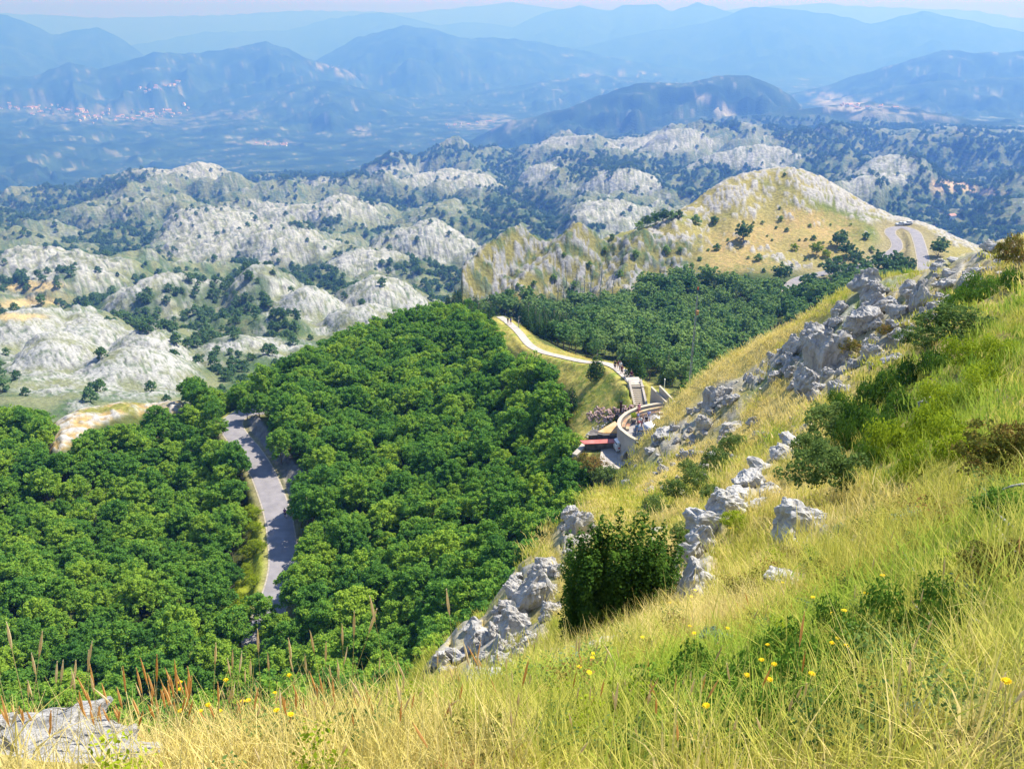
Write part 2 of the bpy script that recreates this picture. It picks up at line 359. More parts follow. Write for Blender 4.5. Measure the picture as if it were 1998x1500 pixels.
for (u, v, R, wp, dm, hm) in DOMES:
    p = PR(u, v, R); a0 = math.atan2(p.x, p.y); wm = wp / FPX * p.length
    ux, uy = math.cos(a0), -math.sin(a0)
    X0 = (X_ - p.x); Y0 = (Y_ - p.y)
    e = ((X0 * ux + Y0 * uy) / wm) ** 2 + ((X0 * math.sin(a0) + Y0 * math.cos(a0)) / dm) ** 2
    e = e * (1 + 0.25 * gn(X_ / wm * 2, Y_ / wm * 2, 3))
    zd = p.z + 0.15 * hm - 1.25 * hm * e
    m = e < 4
    Z_ = np.where(m, smax(zd, Z_, 0.25 * hm), Z_); domef = np.maximum(domef, np.where(m, np.clip(1.2 - e, 0, 1), 0))
# karst relief: rounded knolls with sharp furrows between them
kf = sstep(300, 420, R_) * (1 - sstep(3200, 4600, R_)) * (1 - 0.0)
hillm = ((A > AS(900, 560)[0]) & (R_ < 560)); kf = kf * np.where(hillm, 0.0, 1.0)
lowb = on(600, 4800, lambda x, y, r, a: np.abs(gn(x / 210 + 3.1, y / 210, 21))); lowc = on(1200, 4800, lambda x, y, r, a: np.abs(gn(x / 420, y / 420 + 5, 22)))
lowf = on(290, 4800, lambda x, y, r, a: np.abs(gn(x / 78, y / 78, 23)))
big = (lowb - 0.3) * 62 * sstep(600, 1200, R_) + (lowc - 0.3) * 95 * sstep(1300, 2200, R_)
sm_ = (lowf - 0.3) * 24 * sstep(330, 600, R_) + on(290, 4800, lambda x, y, r, a: np.abs(gn(x / 30, y / 30, 24)) * 6.5 + np.abs(gn(x / 12, y / 12, 25)) * 2.6)
Z_ += kf * (big + sm_ - 2.5) * (1 - 0.5 * domef)
# ridges far away: crest line seen in the photograph, distance, front and back slope
def ridge(pts, R0, sf, sb, rough=0.12, seed=1, wig=0.06):
    global Z_
    ps = []
    for u, v in pts:
        a, s = AS(u, v); ps.append((a, s * R0))
    ps = np.array(ps); o = np.argsort(ps[:, 0]); ps = ps[o]
    k = ring(R0 * 0.5, R0 * 1.7); A_, x_, y_, r_ = A[k], X_[k], Y_[k], R_[k]
    zc = np.interp(A_, ps[:, 0], ps[:, 1])
    edge = np.minimum(A_ - ps[0, 0], ps[-1, 0] - A_)
    zc = zc + np.minimum(edge, 0) * R0 * 0.5
    Rc = R0 * (1 + wig * gn(A_ * 6, A_ * 0, seed))
    zc = zc * (Rc / R0)
    d = r_ - Rc
    n = fbm(x_ / (R0 * 0.035), y_ / (R0 * 0.035), 5, seed + 3)
    rg = 1 - np.abs(gn(x_ / (R0 * 0.06), y_ / (R0 * 0.06), seed + 11)) * 1.6
    prof = np.where(d < 0, sf * d, -sb * d)
    amp = 1.5 * rough * np.clip(np.abs(prof), 0, R0 * 0.03) + 5
    zd = zc + prof + amp * (n + 0.6 * rg)
    Z_[k] = np.maximum(Z_[k], np.where(d < R0 * 0.6, zd, -1e5))
ridge([(880, 300), (940, 262), (1000, 236), (1100, 215), (1180, 185), (1240, 165), (1330, 163), (1400, 150), (1462, 148), (1500, 165), (1545, 192), (1600, 240), (1660, 280)], 5200, 0.32, 0.4, 0.5, 31)
ridge([(1180, 240), (1400, 230), (1560, 215), (1700, 200), (1800, 215), (1900, 235), (2000, 245), (2300, 240)], 4700, 0.16, 0.3, 0.6, 32)
ridge([(1500, 215), (1650, 190), (1750, 172), (1850, 157), (1998, 150), (2400, 140)], 7600, 0.25, 0.3, 0.4, 33)
ridge([(1500, 195), (1600, 170), (1680, 145), (1760, 120), (1840, 99), (1900, 103), (1998, 101), (2400, 90)], 9200, 0.28, 0.3, 0.4, 34)
ridge([(-700, 150), (-100, 160), (0, 148), (60, 150), (135, 121), (190, 136), (300, 104), (350, 107), (430, 98), (520, 82), (560, 95), (610, 118), (680, 140), (760, 200)], 10500, 0.30, 0.35, 0.4, 35)
ridge([(560, 160), (640, 105), (700, 72), (790, 51), (850, 58), (900, 76), (1000, 76), (1090, 90), (1180, 110), (1300, 130), (1500, 160)], 13000, 0.26, 0.3, 0.35, 36)
ridge([(300, 240), (440, 200), (560, 168), (640, 158), (760, 185), (900, 230)], 8700, 0.14, 0.3, 0.4, 37)
ridge([(-700, 10), (-60, 20), (15, 30), (100, 68), (190, 52), (240, 78), (290, 115), (360, 160)], 15500, 0.3, 0.35, 0.3, 38)
ridge([(980, 150), (1100, 100), (1260, 62), (1380, 45), (1470, 13), (1530, 18), (1620, 28), (1700, 46), (1800, 21), (1850, 32), (1930, 50), (1998, 62), (2400, 70)], 17500, 0.26, 0.3, 0.3, 39)
ridge([(250, 90), (400, 62), (560, 60), (640, 36), (745, 23), (800, 36), (860, 50), (900, 43), (950, 46), (1000, 52), (1060, 26), (1130, 10), (1190, 22), (1215, 10), (1280, 8), (1310, 22), (1360, 4), (1410, 18), (1500, 50), (1700, 60)], 23000, 0.25, 0.3, 0.3, 40)
ridge([(-800, 20), (0, 25), (200, 35), (450, 28), (600, 20), (800, 24), (1000, 4), (1100, 18), (1400, 20), (1600, 5), (1680, 12), (1800, 16), (1900, 20), (1998, 36), (2600, 20)], 33000, 0.25, 0.3, 0.3, 41)
ridge([(-200, 300), (60, 284), (180, 292), (300, 278), (420, 290), (560, 284), (700, 268), (820, 272), (950, 262), (1050, 280)], 6300, 0.10, 0.14, 0.7, 42)
ridge([(-200, 262), (40, 258), (160, 246), (330, 255), (470, 240), (600, 250), (760, 232), (900, 226), (1050, 238)], 7300, 0.10, 0.14, 0.7, 43)
ridge([(900, 190), (1050, 160), (1180, 150), (1300, 160), (1500, 175)], 9800, 0.14, 0.2, 0.6, 44)
Z_ += on(4700, 20000, lambda x, y, r, a: sstep(4700, 5600, r) * 38 * np.abs(fbm(x / 620, y / 620, 5, 45)))
# relief of the middle distance and the near slope
mid = sstep(75, 110, R_) * (1 - sstep(300, 420, R_))
Z_ += mid * 1.2 * on(70, 430, lambda x, y, r, a: fbm(x / 18, y / 18, 3, 50))
near = 1 - sstep(60, 85, R_)
Z_ += near * on(0.5, 90, lambda x, y, r, a: sstep(14, 30, r) * (0.6 * fbm(x / 5.5, y / 5.5, 4, 52) + 0.3 * np.abs(gn(x / 2.3, y / 2.3, 56))) + sstep(3, 12, r) * 0.25 * fbm(x / 2.2, y / 2.2, 4, 53) + 0.03 * fbm(x * 2.2, y * 2.2, 3, 54))
hf = np.where(hillm, sstep(320, 345, R_), 0.0)
Z_ += hf * 1.6 * on(300, 600, lambda x, y, r, a: fbm(x / 22, y / 22, 4, 57))
U_, V_ = proj(X_, Y_, Z_)
# the cliff: ribs of rock running down it
cliff = hf * sstep(860, 900, U_) * (1 - sstep(1330, 1400, U_)) * sstep(455, 480, V_) * (1 - sstep(600, 625, V_))
rib = on(300, 600, lambda x, y, r, a: np.abs(gn(x / 14 + y / 30, y / 14 - x / 40, 58)) * 0.6 + 0.4 * np.abs(gn(x / 5, y / 5, 60)))
Z_ += cliff * (3.2 * (0.5 - rib) + 1.6 * on(300, 600, lambda x, y, r, a: fbm(x / 5, y / 5, 3, 59)))
# two spurs of rock running down its left end
for line, hh in (([PR(1012, 478, 380), PR(940, 520, 356), PR(872, 592, 322)], 7.0), ([PR(1130, 468, 382), PR(1060, 512, 352), PR(1010, 555, 336), PR(975, 600, 318)], 8.0), ([PR(1250, 470, 375), PR(1215, 520, 350), PR(1200, 560, 335)], 6.0)):
    d_, z_ = pdist(X_, Y_, [(p.x, p.y, p.z) for p in smooth_line(line, 4)])
    Z_ += np.where((R_ > 300) & (R_ < 420), hh * np.clip(1 - d_ / 13, 0, 1) * (1 + 0.5 * rib), 0)
# level the ground under roads, footpath and car park
ROAD1P = smooth_line([PZ(*p) for p in ROAD1]); ROAD2P = smooth_line([PZ(*p) for p in ROAD2]); PATHP = smooth_line([PZ(*p) for p in PATH], 6)
FLOOR_Z = -50.5; LOWER_Z = -52.9
def level(line, hw, bl, dz=-0.05):
    global Z_
    rr = [math.hypot(p.x, p.y) for p in line]; k = ring(min(rr) - 15, max(rr) + 15)
    d = np.full(R_.shape, 1e9); z = np.zeros(R_.shape)
    d[k], z[k] = pdist(X_[k], Y_[k], [(p.x, p.y, p.z) for p in line])
    t = 1 - sstep(hw, hw + bl, d)
    Z_ = Z_ * (1 - t) + (z + dz) * t
    return d
m1 = (R_ > 60) & (R_ < 300); m2 = (R_ > 300) & (R_ < 520)
dr1 = level(ROAD1P, 2.9, 2.2); dr2 = level(ROAD2P[::2], 3.6, 4.0); dpa = level(PATHP, 1.5, 1.6)
cpx, cpy = PZ(1262, 822, FLOOR_Z).x, PZ(1262, 822, FLOOR_Z).y
carpark_px = [(1206, 826), (1214, 812), (1235, 800), (1262, 793), (1300, 790), (1345, 790), (1350, 830), (1300, 860), (1262, 880), (1242, 862), (1220, 846)]
cpk = inpoly(X_, Y_, [PZ(u, v, FLOOR_Z)[:2] for u, v in carpark_px])
lower_px = [(1128, 858), (1172, 838), (1206, 822), (1214, 848), (1243, 858), (1262, 880), (1240, 930), (1160, 930), (1130, 880)]
lpk = inpoly(X_, Y_, [PZ(u, v, LOWER_Z)[:2] for u, v in lower_px])
def blurmask(m, n=3):
    m = m.astype(float)
    for _ in range(n):
        m[1:-1, 1:-1] = (m[1:-1, 1:-1] * 4 + m[:-2, 1:-1] + m[2:, 1:-1] + m[1:-1, :-2] + m[1:-1, 2:]) / 8
    return m
tl = blurmask(lpk, 2); Z_ = Z_ * (1 - tl) + (LOWER_Z - 0.05) * tl
tc_ = blurmask(cpk, 2); Z_ = Z_ * (1 - tc_) + (FLOOR_Z - 0.06) * tc_
# room for the stairs and their walls
SB, ST = PZ(1249, 794, FLOOR_Z), PZ(1246.5, 759, -48.35)
sdx, sdy = ST.x - SB.x, ST.y - SB.y; sl_ = max(math.hypot(sdx, sdy), 3.4); sdx, sdy = sdx / math.hypot(sdx, sdy), sdy / math.hypot(sdx, sdy)
q1 = (X_ - SB.x) * sdx + (Y_ - SB.y) * sdy; q2 = (X_ - SB.x) * sdy - (Y_ - SB.y) * sdx
mst = (q1 > -4.5) & (q1 < sl_ + 0.2) & (q2 > -1.3) & (q2 < 1.3) | ((q1 > -4.5) & (q1 < sl_ - 0.6) & (q2 > 0) & (q2 < 4.6) & (q1 < sl_ * (1 - q2 / 6)))
Z_ = np.where(mst & (R_ > 90) & (R_ < 130), np.minimum(Z_, FLOOR_Z - 0.1), Z_)
mtop = (q1 > sl_ + 0.2) & (q1 < sl_ + 2.6) & (np.abs(q2) < 1.6) & (R_ < 130)
Z_ = np.where(mtop, np.minimum(Z_, -48.75), Z_)
U_, V_ = proj(X_, Y_, Z_)

def ground_z(x, y):
    a = math.atan2(x, y); l = math.log(max(math.hypot(x, y), 0.71))
    j = min(max(int(np.searchsorted(az, a)) - 1, 0), len(az) - 2); i = min(max(int(np.searchsorted(lr, l)) - 1, 0), len(lr) - 2)
    ta = (a - az[j]) / (az[j + 1] - az[j]); tl_ = (l - lr[i]) / (lr[i + 1] - lr[i])
    return float((Z_[i, j] * (1 - ta) + Z_[i, j + 1] * ta) * (1 - tl_) + (Z_[i + 1, j] * (1 - ta) + Z_[i + 1, j + 1] * ta) * tl_)
def ground_zs(x, y):
    a = np.arctan2(x, y); l = np.log(np.maximum(np.hypot(x, y), 0.71))
    j = np.clip(np.searchsorted(az, a) - 1, 0, len(az) - 2); i = np.clip(np.searchsorted(lr, l) - 1, 0, len(lr) - 2)
    ta = np.clip((a - az[j]) / (az[j + 1] - az[j]), 0, 1); t2 = np.clip((l - lr[i]) / (lr[i + 1] - lr[i]), 0, 1)
    return (Z_[i, j] * (1 - ta) + Z_[i, j + 1] * ta) * (1 - t2) + (Z_[i + 1, j] * (1 - ta) + Z_[i + 1, j + 1] * ta) * t2
Sg = Z_ / R_
def hit(u, v, rmin=1.0, rmax=1e9):               # first ground seen at a pixel of the photograph, at least rmin away
    a, s = AS(u, v)
    j = min(max(int(np.searchsorted(az, a)) - 1, 0), len(az) - 2); ta = (a - az[j]) / (az[j + 1] - az[j])
    col = Sg[:, j] * (1 - ta) + Sg[:, j + 1] * ta
    ok = np.nonzero((col >= s) & (np.exp(lr) >= rmin))[0]
    if len(ok) == 0: return None
    i = ok[0]
    if i == 0: R = math.exp(lr[0])
    else:
        c0, c1 = col[i - 1], col[i]
        t = 1.0 if c1 <= c0 or c0 >= s else (s - c0) / (c1 - c0)
        R = math.exp(lr[i - 1] + (lr[i] - lr[i - 1]) * t)
    if R > rmax: return None
    x, y = R * math.sin(a), R * math.cos(a)
    return Vector((x, y, ground_z(x, y)))
# what is in view: the running maximum of the slope along every direction
hz = np.maximum.accumulate(Sg, axis=0)
VIS = Sg >= hz - 0.012
# ------------------------------------------------------------------ what covers the ground (colours the things themselves have, plus shade painted into the cliff rock)
def mixc(base, col, m):
    return base * (1 - m[..., None]) + np.array(col)[None, None, :] * m[..., None]
N1 = on(0.5, 5000, lambda x, y, r, a: fbm(x / 9, y / 9, 4, 70)); N2 = on(0.5, 5000, lambda x, y, r, a: fbm(x / 2.3, y / 2.3, 4, 71)); N3 = on(60, 5000, lambda x, y, r, a: fbm(x / 45, y / 45, 4, 72))
gx = np.gradient(Z_, axis=1) / (np.gradient(A, axis=1) * R_); gl = np.gradient(Z_, axis=0) / np.gradient(R_, axis=0)
STEEP = np.hypot(gx, gl)
STRAW, OLIVE, GREEN, ROCK, ROCKD, DARK, ORANGE = (0.36, 0.29, 0.10), (0.20, 0.20, 0.05), (0.09, 0.16, 0.03), (0.50, 0.48, 0.46), (0.30, 0.29, 0.29), (0.035, 0.06, 0.02), (0.36, 0.26, 0.115)
col = np.zeros(Z_.shape + (3,)); col[:] = OLIVE
NE = N2 + on(300, 5000, lambda x, y, r, a: 0.7 * sstep(300, 900, r) * fbm(x / 30, y / 30, 3, 75)) + on(4000, 46000, lambda x, y, r, a: fbm(x / 200, y / 200, 3, 76))
nearm = R_ < 80
def ell(u, v, ru, rv, ang=0.0, soft=0.35, n=0.35):
    c, s = math.cos(math.radians(ang)), math.sin(math.radians(ang))
    k = 2.0 * max(ru, rv); m = (np.abs(U_ - u) < k) & (np.abs(V_ - v) < k)
    p = (U_[m] - u) * c + (V_[m] - v) * s; q = -(U_[m] - u) * s + (V_[m] - v) * c
    d = np.sqrt((p / ru) ** 2 + (q / rv) ** 2) + n * 0.5 * NE[m]
    out = np.zeros(U_.shape); out[m] = 1 - sstep(1 - soft, 1 + soft, d)
    return out
# near slope
col = np.where(nearm[..., None], mixc(mixc(col, STRAW, sstep(-0.35, 0.35, N2 + 0.25)), GREEN, sstep(0.12, 0.5, N1) * 0.8), col)
rockn = np.zeros(Z_.shape)
for a_ in ((1690, 640, 130, 60, -38), (1600, 710, 70, 60, -20), (1480, 740, 90, 22, -40), (1400, 800, 70, 40, -45), (1880, 520, 120, 30, -25), (1430, 1000, 90, 14, -45), (1350, 1120, 40, 70, 15), (1010, 1180, 75, 90, 10),
           (900, 1250, 90, 22, -45), (950, 1290, 60, 50, 0), (1125, 1050, 40, 50, 0), (1310, 860, 60, 22, -40), (1640, 1062, 50, 10, 0), (1540, 870, 60, 12, -40)):
    rockn = np.maximum(rockn, ell(*a_))
rockn *= nearm & (R_ > 4)
def on2(lo, hi, fn):
    a, b = np.zeros(R_.shape), np.zeros(R_.shape); k = ring(lo, hi); a[k], b[k] = fn(k)
    return a, b
rc, rv_ = on2(3, 90, lambda k: cells(X_[k] / 1.1 + 0.3 * N2[k], Y_[k] / 1.1 + 0.3 * N2[k], 80))
rockn = np.clip(rockn + 0.35 * sstep(0.25, 0.6, on(0.5, 90, lambda x, y, r, a: fbm(x / 3.1, y / 3.1, 3, 81))) * nearm * (R_ > 22), 0, 1)
rm = rockn * sstep(0.02, 0.12, rc) * sstep(-0.5, -0.1, N2 + 0.3 * N1)
col = mixc(col, (0.34, 0.325, 0.31), rm * (0.25 + 0.65 * rv_)); col = mixc(col, (0.17, 0.165, 0.16), rm * sstep(0.0, 0.4, N2) * 0.7)
Z_ += rm * nearm * (R_ > 10) * (0.28 * rv_ + 0.12 * sstep(0, 0.3, rc))
# forest floor of the middle ground
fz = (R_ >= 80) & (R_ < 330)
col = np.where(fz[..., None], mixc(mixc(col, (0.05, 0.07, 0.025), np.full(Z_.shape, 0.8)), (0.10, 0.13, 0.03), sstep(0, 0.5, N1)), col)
MEADOW = [(955, 620), (1000, 622), (1060, 672), (1150, 700), (1205, 706), (1240, 735), (1330, 770), (1345, 790), (1300, 795), (1240, 790), (1236, 815), (1206, 826), (1160, 845), (1150, 900), (1105, 880), (1108, 800), (1118, 765), (1060, 722), (1030, 700), (985, 668)]
VERGE = [(497, 980), (505, 1010), (522, 1040), (525, 1090), (512, 1170), (490, 1250), (440, 1370), (385, 1370), (415, 1280), (444, 1190), (470, 1120), (484, 1060), (484, 1010)]
VERGE2 = [(425, 830), (432, 812), (462, 797), (500, 790), (505, 800), (470, 804), (448, 818), (440, 838)]
KNOB = [(92, 880), (95, 850), (115, 800), (150, 785), (230, 782), (310, 785), (370, 783), (375, 800), (310, 808), (240, 812), (190, 830), (150, 862), (120, 880)]
CUT = [(480, 815), (500, 806), (520, 835), (560, 880), (600, 930), (600, 985), (560, 970), (540, 935), (515, 900), (490, 860)]
mead = blurmask(inpoly(U_, V_, MEADOW) & fz, 2); verg = blurmask((inpoly(U_, V_, VERGE) | inpoly(U_, V_, VERGE2)) & fz, 2)
knob = blurmask(inpoly(U_, V_, KNOB) & fz, 2); cut = blurmask(inpoly(U_, V_, CUT) & fz & (dr1 > 2.6), 2)
mc = mixc(mixc(col * 0 + np.array((0.36, 0.32, 0.085)), (0.20, 0.24, 0.045), sstep(-0.1, 0.45, N2 + N1)), (0.40, 0.28, 0.12), sstep(0.2, 0.6, N3 + 0.5 * N2))
col = col * (1 - mead[..., None]) + mc * mead[..., None]
col = mixc(col, (0.24, 0.28, 0.03), verg)
col = col * (1 - knob[..., None]) + mixc(mixc(col * 0 + np.array(ORANGE), (0.42, 0.40, 0.385), sstep(-0.15, 0.15, N2)), OLIVE, sstep(0.0, 0.3, N1 + 0.4 * N2)) * knob[..., None]
col = mixc(col, (0.20, 0.19, 0.20), cut * 0.8)
Z_ += cut * 1.4 * np.abs(N2)
Z_ += knob * sstep(-0.15, 0.15, N2) * 0.5
dirt = (1 - sstep(2.4, 3.6, dr1)) * fz; col = mixc(col, (0.30, 0.26, 0.15), dirt * 0.6)
# bald hill
hb = hillm & (R_ >= 318)
stripe = on(300, 600, lambda x, y, r, a: gn(x / 3.0, y / 5.0, 90) + 0.6 * gn(x / 1.2, y / 2.0, 91))
hc = mixc(col * 0 + np.array((0.27, 0.235, 0.085)), (0.14, 0.17, 0.05), sstep(-0.05, 0.45, N3 + 0.4 * N1))
for a_ in ((1560, 460, 130, 34, 8), (1400, 515, 75, 34, 0), (1500, 530, 40, 24, 30), (1440, 480, 60, 30, 10), (1600, 430, 80, 20, 10)): hc = mixc(hc, ORANGE, ell(*a_) * (0.2 + 0.7 * sstep(-0.3, 0.3, N1 + N2)))
rk = 0.40 + 0 * N1
for a_, s_ in (((1580, 350, 90, 22, 8), 0.9), ((1700, 410, 150, 26, 25), 1.1), ((1850, 452, 90, 14, 28), 1.0), ((1430, 370, 70, 30, -30), 0.7), ((1340, 435, 90, 30, -15), 0.7), ((1500, 395, 120, 26, 0), 0.5), ((1500, 500, 80, 14, 35), 0.6), ((1560, 525, 60, 8, 30), 0.8)):
    rk = rk + s_ * ell(*a_)
for a_ in ((1560, 470, 110, 26, 8), (1400, 515, 60, 24, 0)): rk = rk - 0.4 * ell(*a_)
rk = rk + 0.80 * cliff * sstep(-0.35, 0.1, 0.5 - rib + 0.3 * N1)
hk, hv = on2(300, 600, lambda k: cells(X_[k] / 2.6 + 0.35 * N2[k], Y_[k] / 4.2 + 0.35 * N2[k], 94))
rkm = sstep(0.52, 0.66, rk * 0.52 + 0.25 * stripe + 0.25 * N1 + 0.62 * (hv - 0.42)) * sstep(0.03, 0.12, hk) * sstep(6, 9, dr2)
rkc = mixc(mixc(col * 0 + np.array((0.35, 0.335, 0.32)), (0.20, 0.19, 0.195), sstep(0.0, 0.5, N2)), (0.24, 0.24, 0.25), cliff * 0.9)  # cliff rock darker and bluish: its shade is painted into the colour
hc = hc * (1 - rkm[..., None]) + rkc * rkm[..., None]
hc = mixc(hc, (0.27, 0.23, 0.13), (1 - sstep(5, 11, dr2)) * 0.85)
hc = mixc(hc, (0.06, 0.10, 0.03), cliff * sstep(-0.05, 0.2, N1 + 0.5 * N2 + 0.3 * N3) * 0.85)
hc = np.where(rkm[..., None] < 0.4, mixc(hc, (0.17, 0.16, 0.065), cliff * 0.7), hc)
for a_ in ((1480, 570, 180, 40, 0), (1100, 610, 220, 26, 0)): hc = mixc(hc, (0.06, 0.09, 0.03), ell(*a_))
col = np.where(hb[..., None], hc, col); Z_ += np.where(hb, rkm * (0.3 + 0.9 * hv + 0.3 * cliff * hv), 0)
# karst plateau
kz = (~hillm) & (R_ >= 300) & (R_ < 4600)
kc, kv = on2(290, 5000, lambda k: cells(X_[k] / 5.0 + 0.5 * N1[k], Y_[k] / 8.0 + 0.5 * N1[k], 92))
low = np.where(R_ < 700, 0.6 * lowf + 0.3, np.where(R_ < 1500, 0.55 * lowb + 0.45 * lowf, 0.5 * lowb + 0.5 * lowc))
high = sstep(0.12, 0.5, low + 0.12 * N3 + 0.35 * domef)
N8 = on(290, 5000, lambda x, y, r, a: fbm(x / 16, y / 16, 4, 99))
kg = mixc(col * 0 + np.array((0.17, 0.185, 0.10)), (0.07, 0.115, 0.05), sstep(-0.25, 0.25, N8 + 0.5 * N3))
rockk = sstep(0.46, 0.78, high * 0.5 + 0.25 * domef + 0.5 * N8 + 0.3 * N2 + 0.14 * (kv - 0.5)) * (0.2 + 0.8 * sstep(0.03, 0.16, kc))
kr = mixc(col * 0 + np.array((0.36, 0.36, 0.355)), (0.17, 0.175, 0.17), sstep(0.05, 0.55, N2 + 0.4 * (kv - 0.5)))
kcol = kg * (1 - rockk[..., None]) + kr * rockk[..., None]
# woods on the plateau: drawn where the photograph has them, and in the hollows
wood = sstep(0.42, 0.62, 1 - high * 1.0 + 0.25 * N3) * 0.9
WOODS = [(60, 765, 90, 12, 0), (230, 778, 160, 9, 0), (420, 738, 80, 22, 0), (30, 730, 40, 30, 0), (500, 560, 60, 26, 50), (440, 575, 60, 20, 0), (300, 600, 90, 30, -25), (420, 620, 70, 40, 30), (480, 600, 50, 30, 60), (560, 640, 40, 30, 0), (350, 660, 120, 18, 10), (470, 700, 90, 16, 10), (40, 700, 50, 40, 0), (110, 580, 45, 22, -10), (30, 560, 40, 16, 0), (130, 545, 25, 14, 0),
         (600, 545, 130, 20, 5), (860, 545, 70, 24, 0), (800, 520, 60, 12, 0), (1030, 400, 90, 34, -5), (980, 440, 60, 18, 0), (1180, 320, 120, 16, 0), (1100, 345, 60, 14, 0), (1380, 370, 100, 22, 10), (1130, 440, 80, 14, 0), (60, 400, 120, 24, -20), (200, 365, 90, 14, -15),
         (1000, 380, 50, 18, 0), (1420, 330, 60, 16, 0), (1850, 400, 140, 70, 20), (1930, 450, 100, 30, 0), (1650, 280, 150, 40, 15), (1900, 310, 140, 50, 0), (1600, 330, 40, 30, 0), (1780, 380, 60, 40, 20), (400, 680, 60, 20, 0), (620, 440, 60, 8, 0), (820, 305, 120, 14, -8), (1440, 240, 120, 20, 10), (620, 345, 110, 8, 0)]
for a_ in WOODS: wood = np.maximum(wood, ell(*a_, soft=0.3, n=0.8))
BARE = [(100, 700, 110, 50, 0), (280, 690, 100, 50, 0), (270, 745, 140, 40, 0), (130, 750, 110, 36, 0), (470, 680, 90, 10, 0), (580, 585, 60, 30, 35), (700, 600, 120, 16, 0), (870, 480, 120, 30, 10), (700, 480, 120, 24, 0), (500, 470, 160, 20, 0), (460, 430, 140, 16, 0), (600, 400, 120, 14, 0),
        (180, 430, 130, 22, -20), (860, 350, 70, 20, 10), (1070, 355, 50, 30, 30), (1180, 420, 110, 26, 15), (1100, 285, 80, 12, 0), (1320, 280, 60, 18, 30), (1400, 300, 100, 20, 15), (1480, 260, 60, 14, 40), (1740, 330, 50, 30, 40), (60, 500, 60, 20, 0), (750, 550, 90, 14, 0), (50, 600, 60, 8, 0), (1250, 370, 70, 14, 20)]
bare = 0
for a_ in BARE: bare = np.maximum(bare, ell(*a_, soft=0.3, n=0.6))
wood = np.clip(wood - bare, 0, 1) * sstep(-0.35, 0.05, N8 + 0.6 * N3); rb = (bare * sstep(0.04, 0.15, kc) * sstep(-0.2, 0.3, N2 + 0.9 * N8))[..., None] * np.where(R_ < 480, 0.68, 0.5)[..., None]
kcol = kcol * (1 - rb) + kr * rb
kcol = mixc(kcol, (0.06, 0.10, 0.04), wood * 0.85)
for a_ in ((60, 560, 60, 10, 0), (60, 590, 80, 8, -5), (30, 620, 60, 6, 0)): kcol = mixc(kcol, (0.42, 0.33, 0.17), ell(*a_) * (R_ < 1200))
for a_ in ((1860, 363, 45, 12, 0), (1925, 375, 35, 6, 0)): kcol = mixc(kcol, (0.5, 0.37, 0.25), ell(*a_))
col = np.where(kz[..., None], kcol, col)
Z_ += np.where(kz, rockk * 1.0 * np.clip(R_ / 500, 0.6, 3) * (0.5 + kv), 0)
# far valley and ranges: woods with pale clearings
fa = R_ >= 4000
N5, N6, N7 = (on(3500, 47000, lambda x, y, r, a, q=q: fbm(x / q[0], y / q[0], q[1], q[2])) for q in ((260, 5, 96), (1500, 4, 97), (90, 3, 98)))
fc = mixc(col * 0 + np.array((0.018, 0.045, 0.025)), (0.045, 0.085, 0.045), sstep(-0.3, 0.4, N5))
FLAT = 1 - sstep(0.10, 0.22, np.where(R_ > 4000, np.hypot(np.gradient(Z_, axis=1) / (np.gradient(A, axis=1) * R_), np.gradient(Z_, axis=0) / np.gradient(R_, axis=0)), 0))
spots = (0.12 + 0.88 * FLAT) * sstep(0.36, 0.62, 0.6 * N7 + 0.8 * N5 + 0.5 * N6)
fc = mixc(fc, (0.32, 0.33, 0.30), spots * 0.6 * (1 - sstep(14000, 20000, R_)))
for a_, c_ in (((190, 220, 200, 22, 4), 0.35), ((950, 240, 70, 14, 0), 0.5), ((700, 255, 20, 8, 0), 0.6), ((460, 225, 60, 8, 0), 0.3), ((520, 280, 60, 4, 0), 0.7), ((640, 133, 40, 6, 10), 0.7), ((1230, 145, 70, 2.5, 0), 0.9), ((1140, 148, 20, 2, 0), 0.7), ((330, 168, 40, 6, -8), 0.6), ((680, 148, 25, 3, 0), 0.9),
               ((1240, 230, 14, 10, 0), 0.6), ((1640, 205, 60, 20, 20), 0.8), ((1750, 220, 120, 14, 12), 0.6), ((1390, 205, 40, 8, 30), 0.8), ((1420, 225, 20, 14, 50), 0.8)):
    fc = mixc(fc, (0.38, 0.35, 0.32), ell(*a_, soft=0.5, n=1.0) * sstep(0.0, 0.3, N7 + 0.3 * N5 + 0.15) * c_)
fc = mixc(fc, (0.30, 0.29, 0.26), sstep(0.25, 0.4, on(3500, 20000, lambda x, y, r, a: fbm(x / 45, y / 45, 2, 101))) * sstep(-0.1, 0.3, N5) * 0.55 * (1 - sstep(9000, 14000, R_)))
tf = sstep(3900, 4700, R_)[..., None]
col = np.where(fa[..., None], col * (1 - tf) + fc * tf, col)
rid1 = (R_ > 4200) & (R_ < 6000) & (A > AS(900, 300)[0]); 
Z_ += sstep(900, 2500, R_) * wood * 5 * np.abs(N2) + fa * sstep(-0.3, 0.2, N5) * 10 * np.abs(N7)
WOOD = wood * kz
U_, V_ = proj(X_, Y_, Z_); Sg = Z_ / R_; hz = np.maximum.accumulate(Sg, axis=0); VIS = Sg >= hz - 0.012

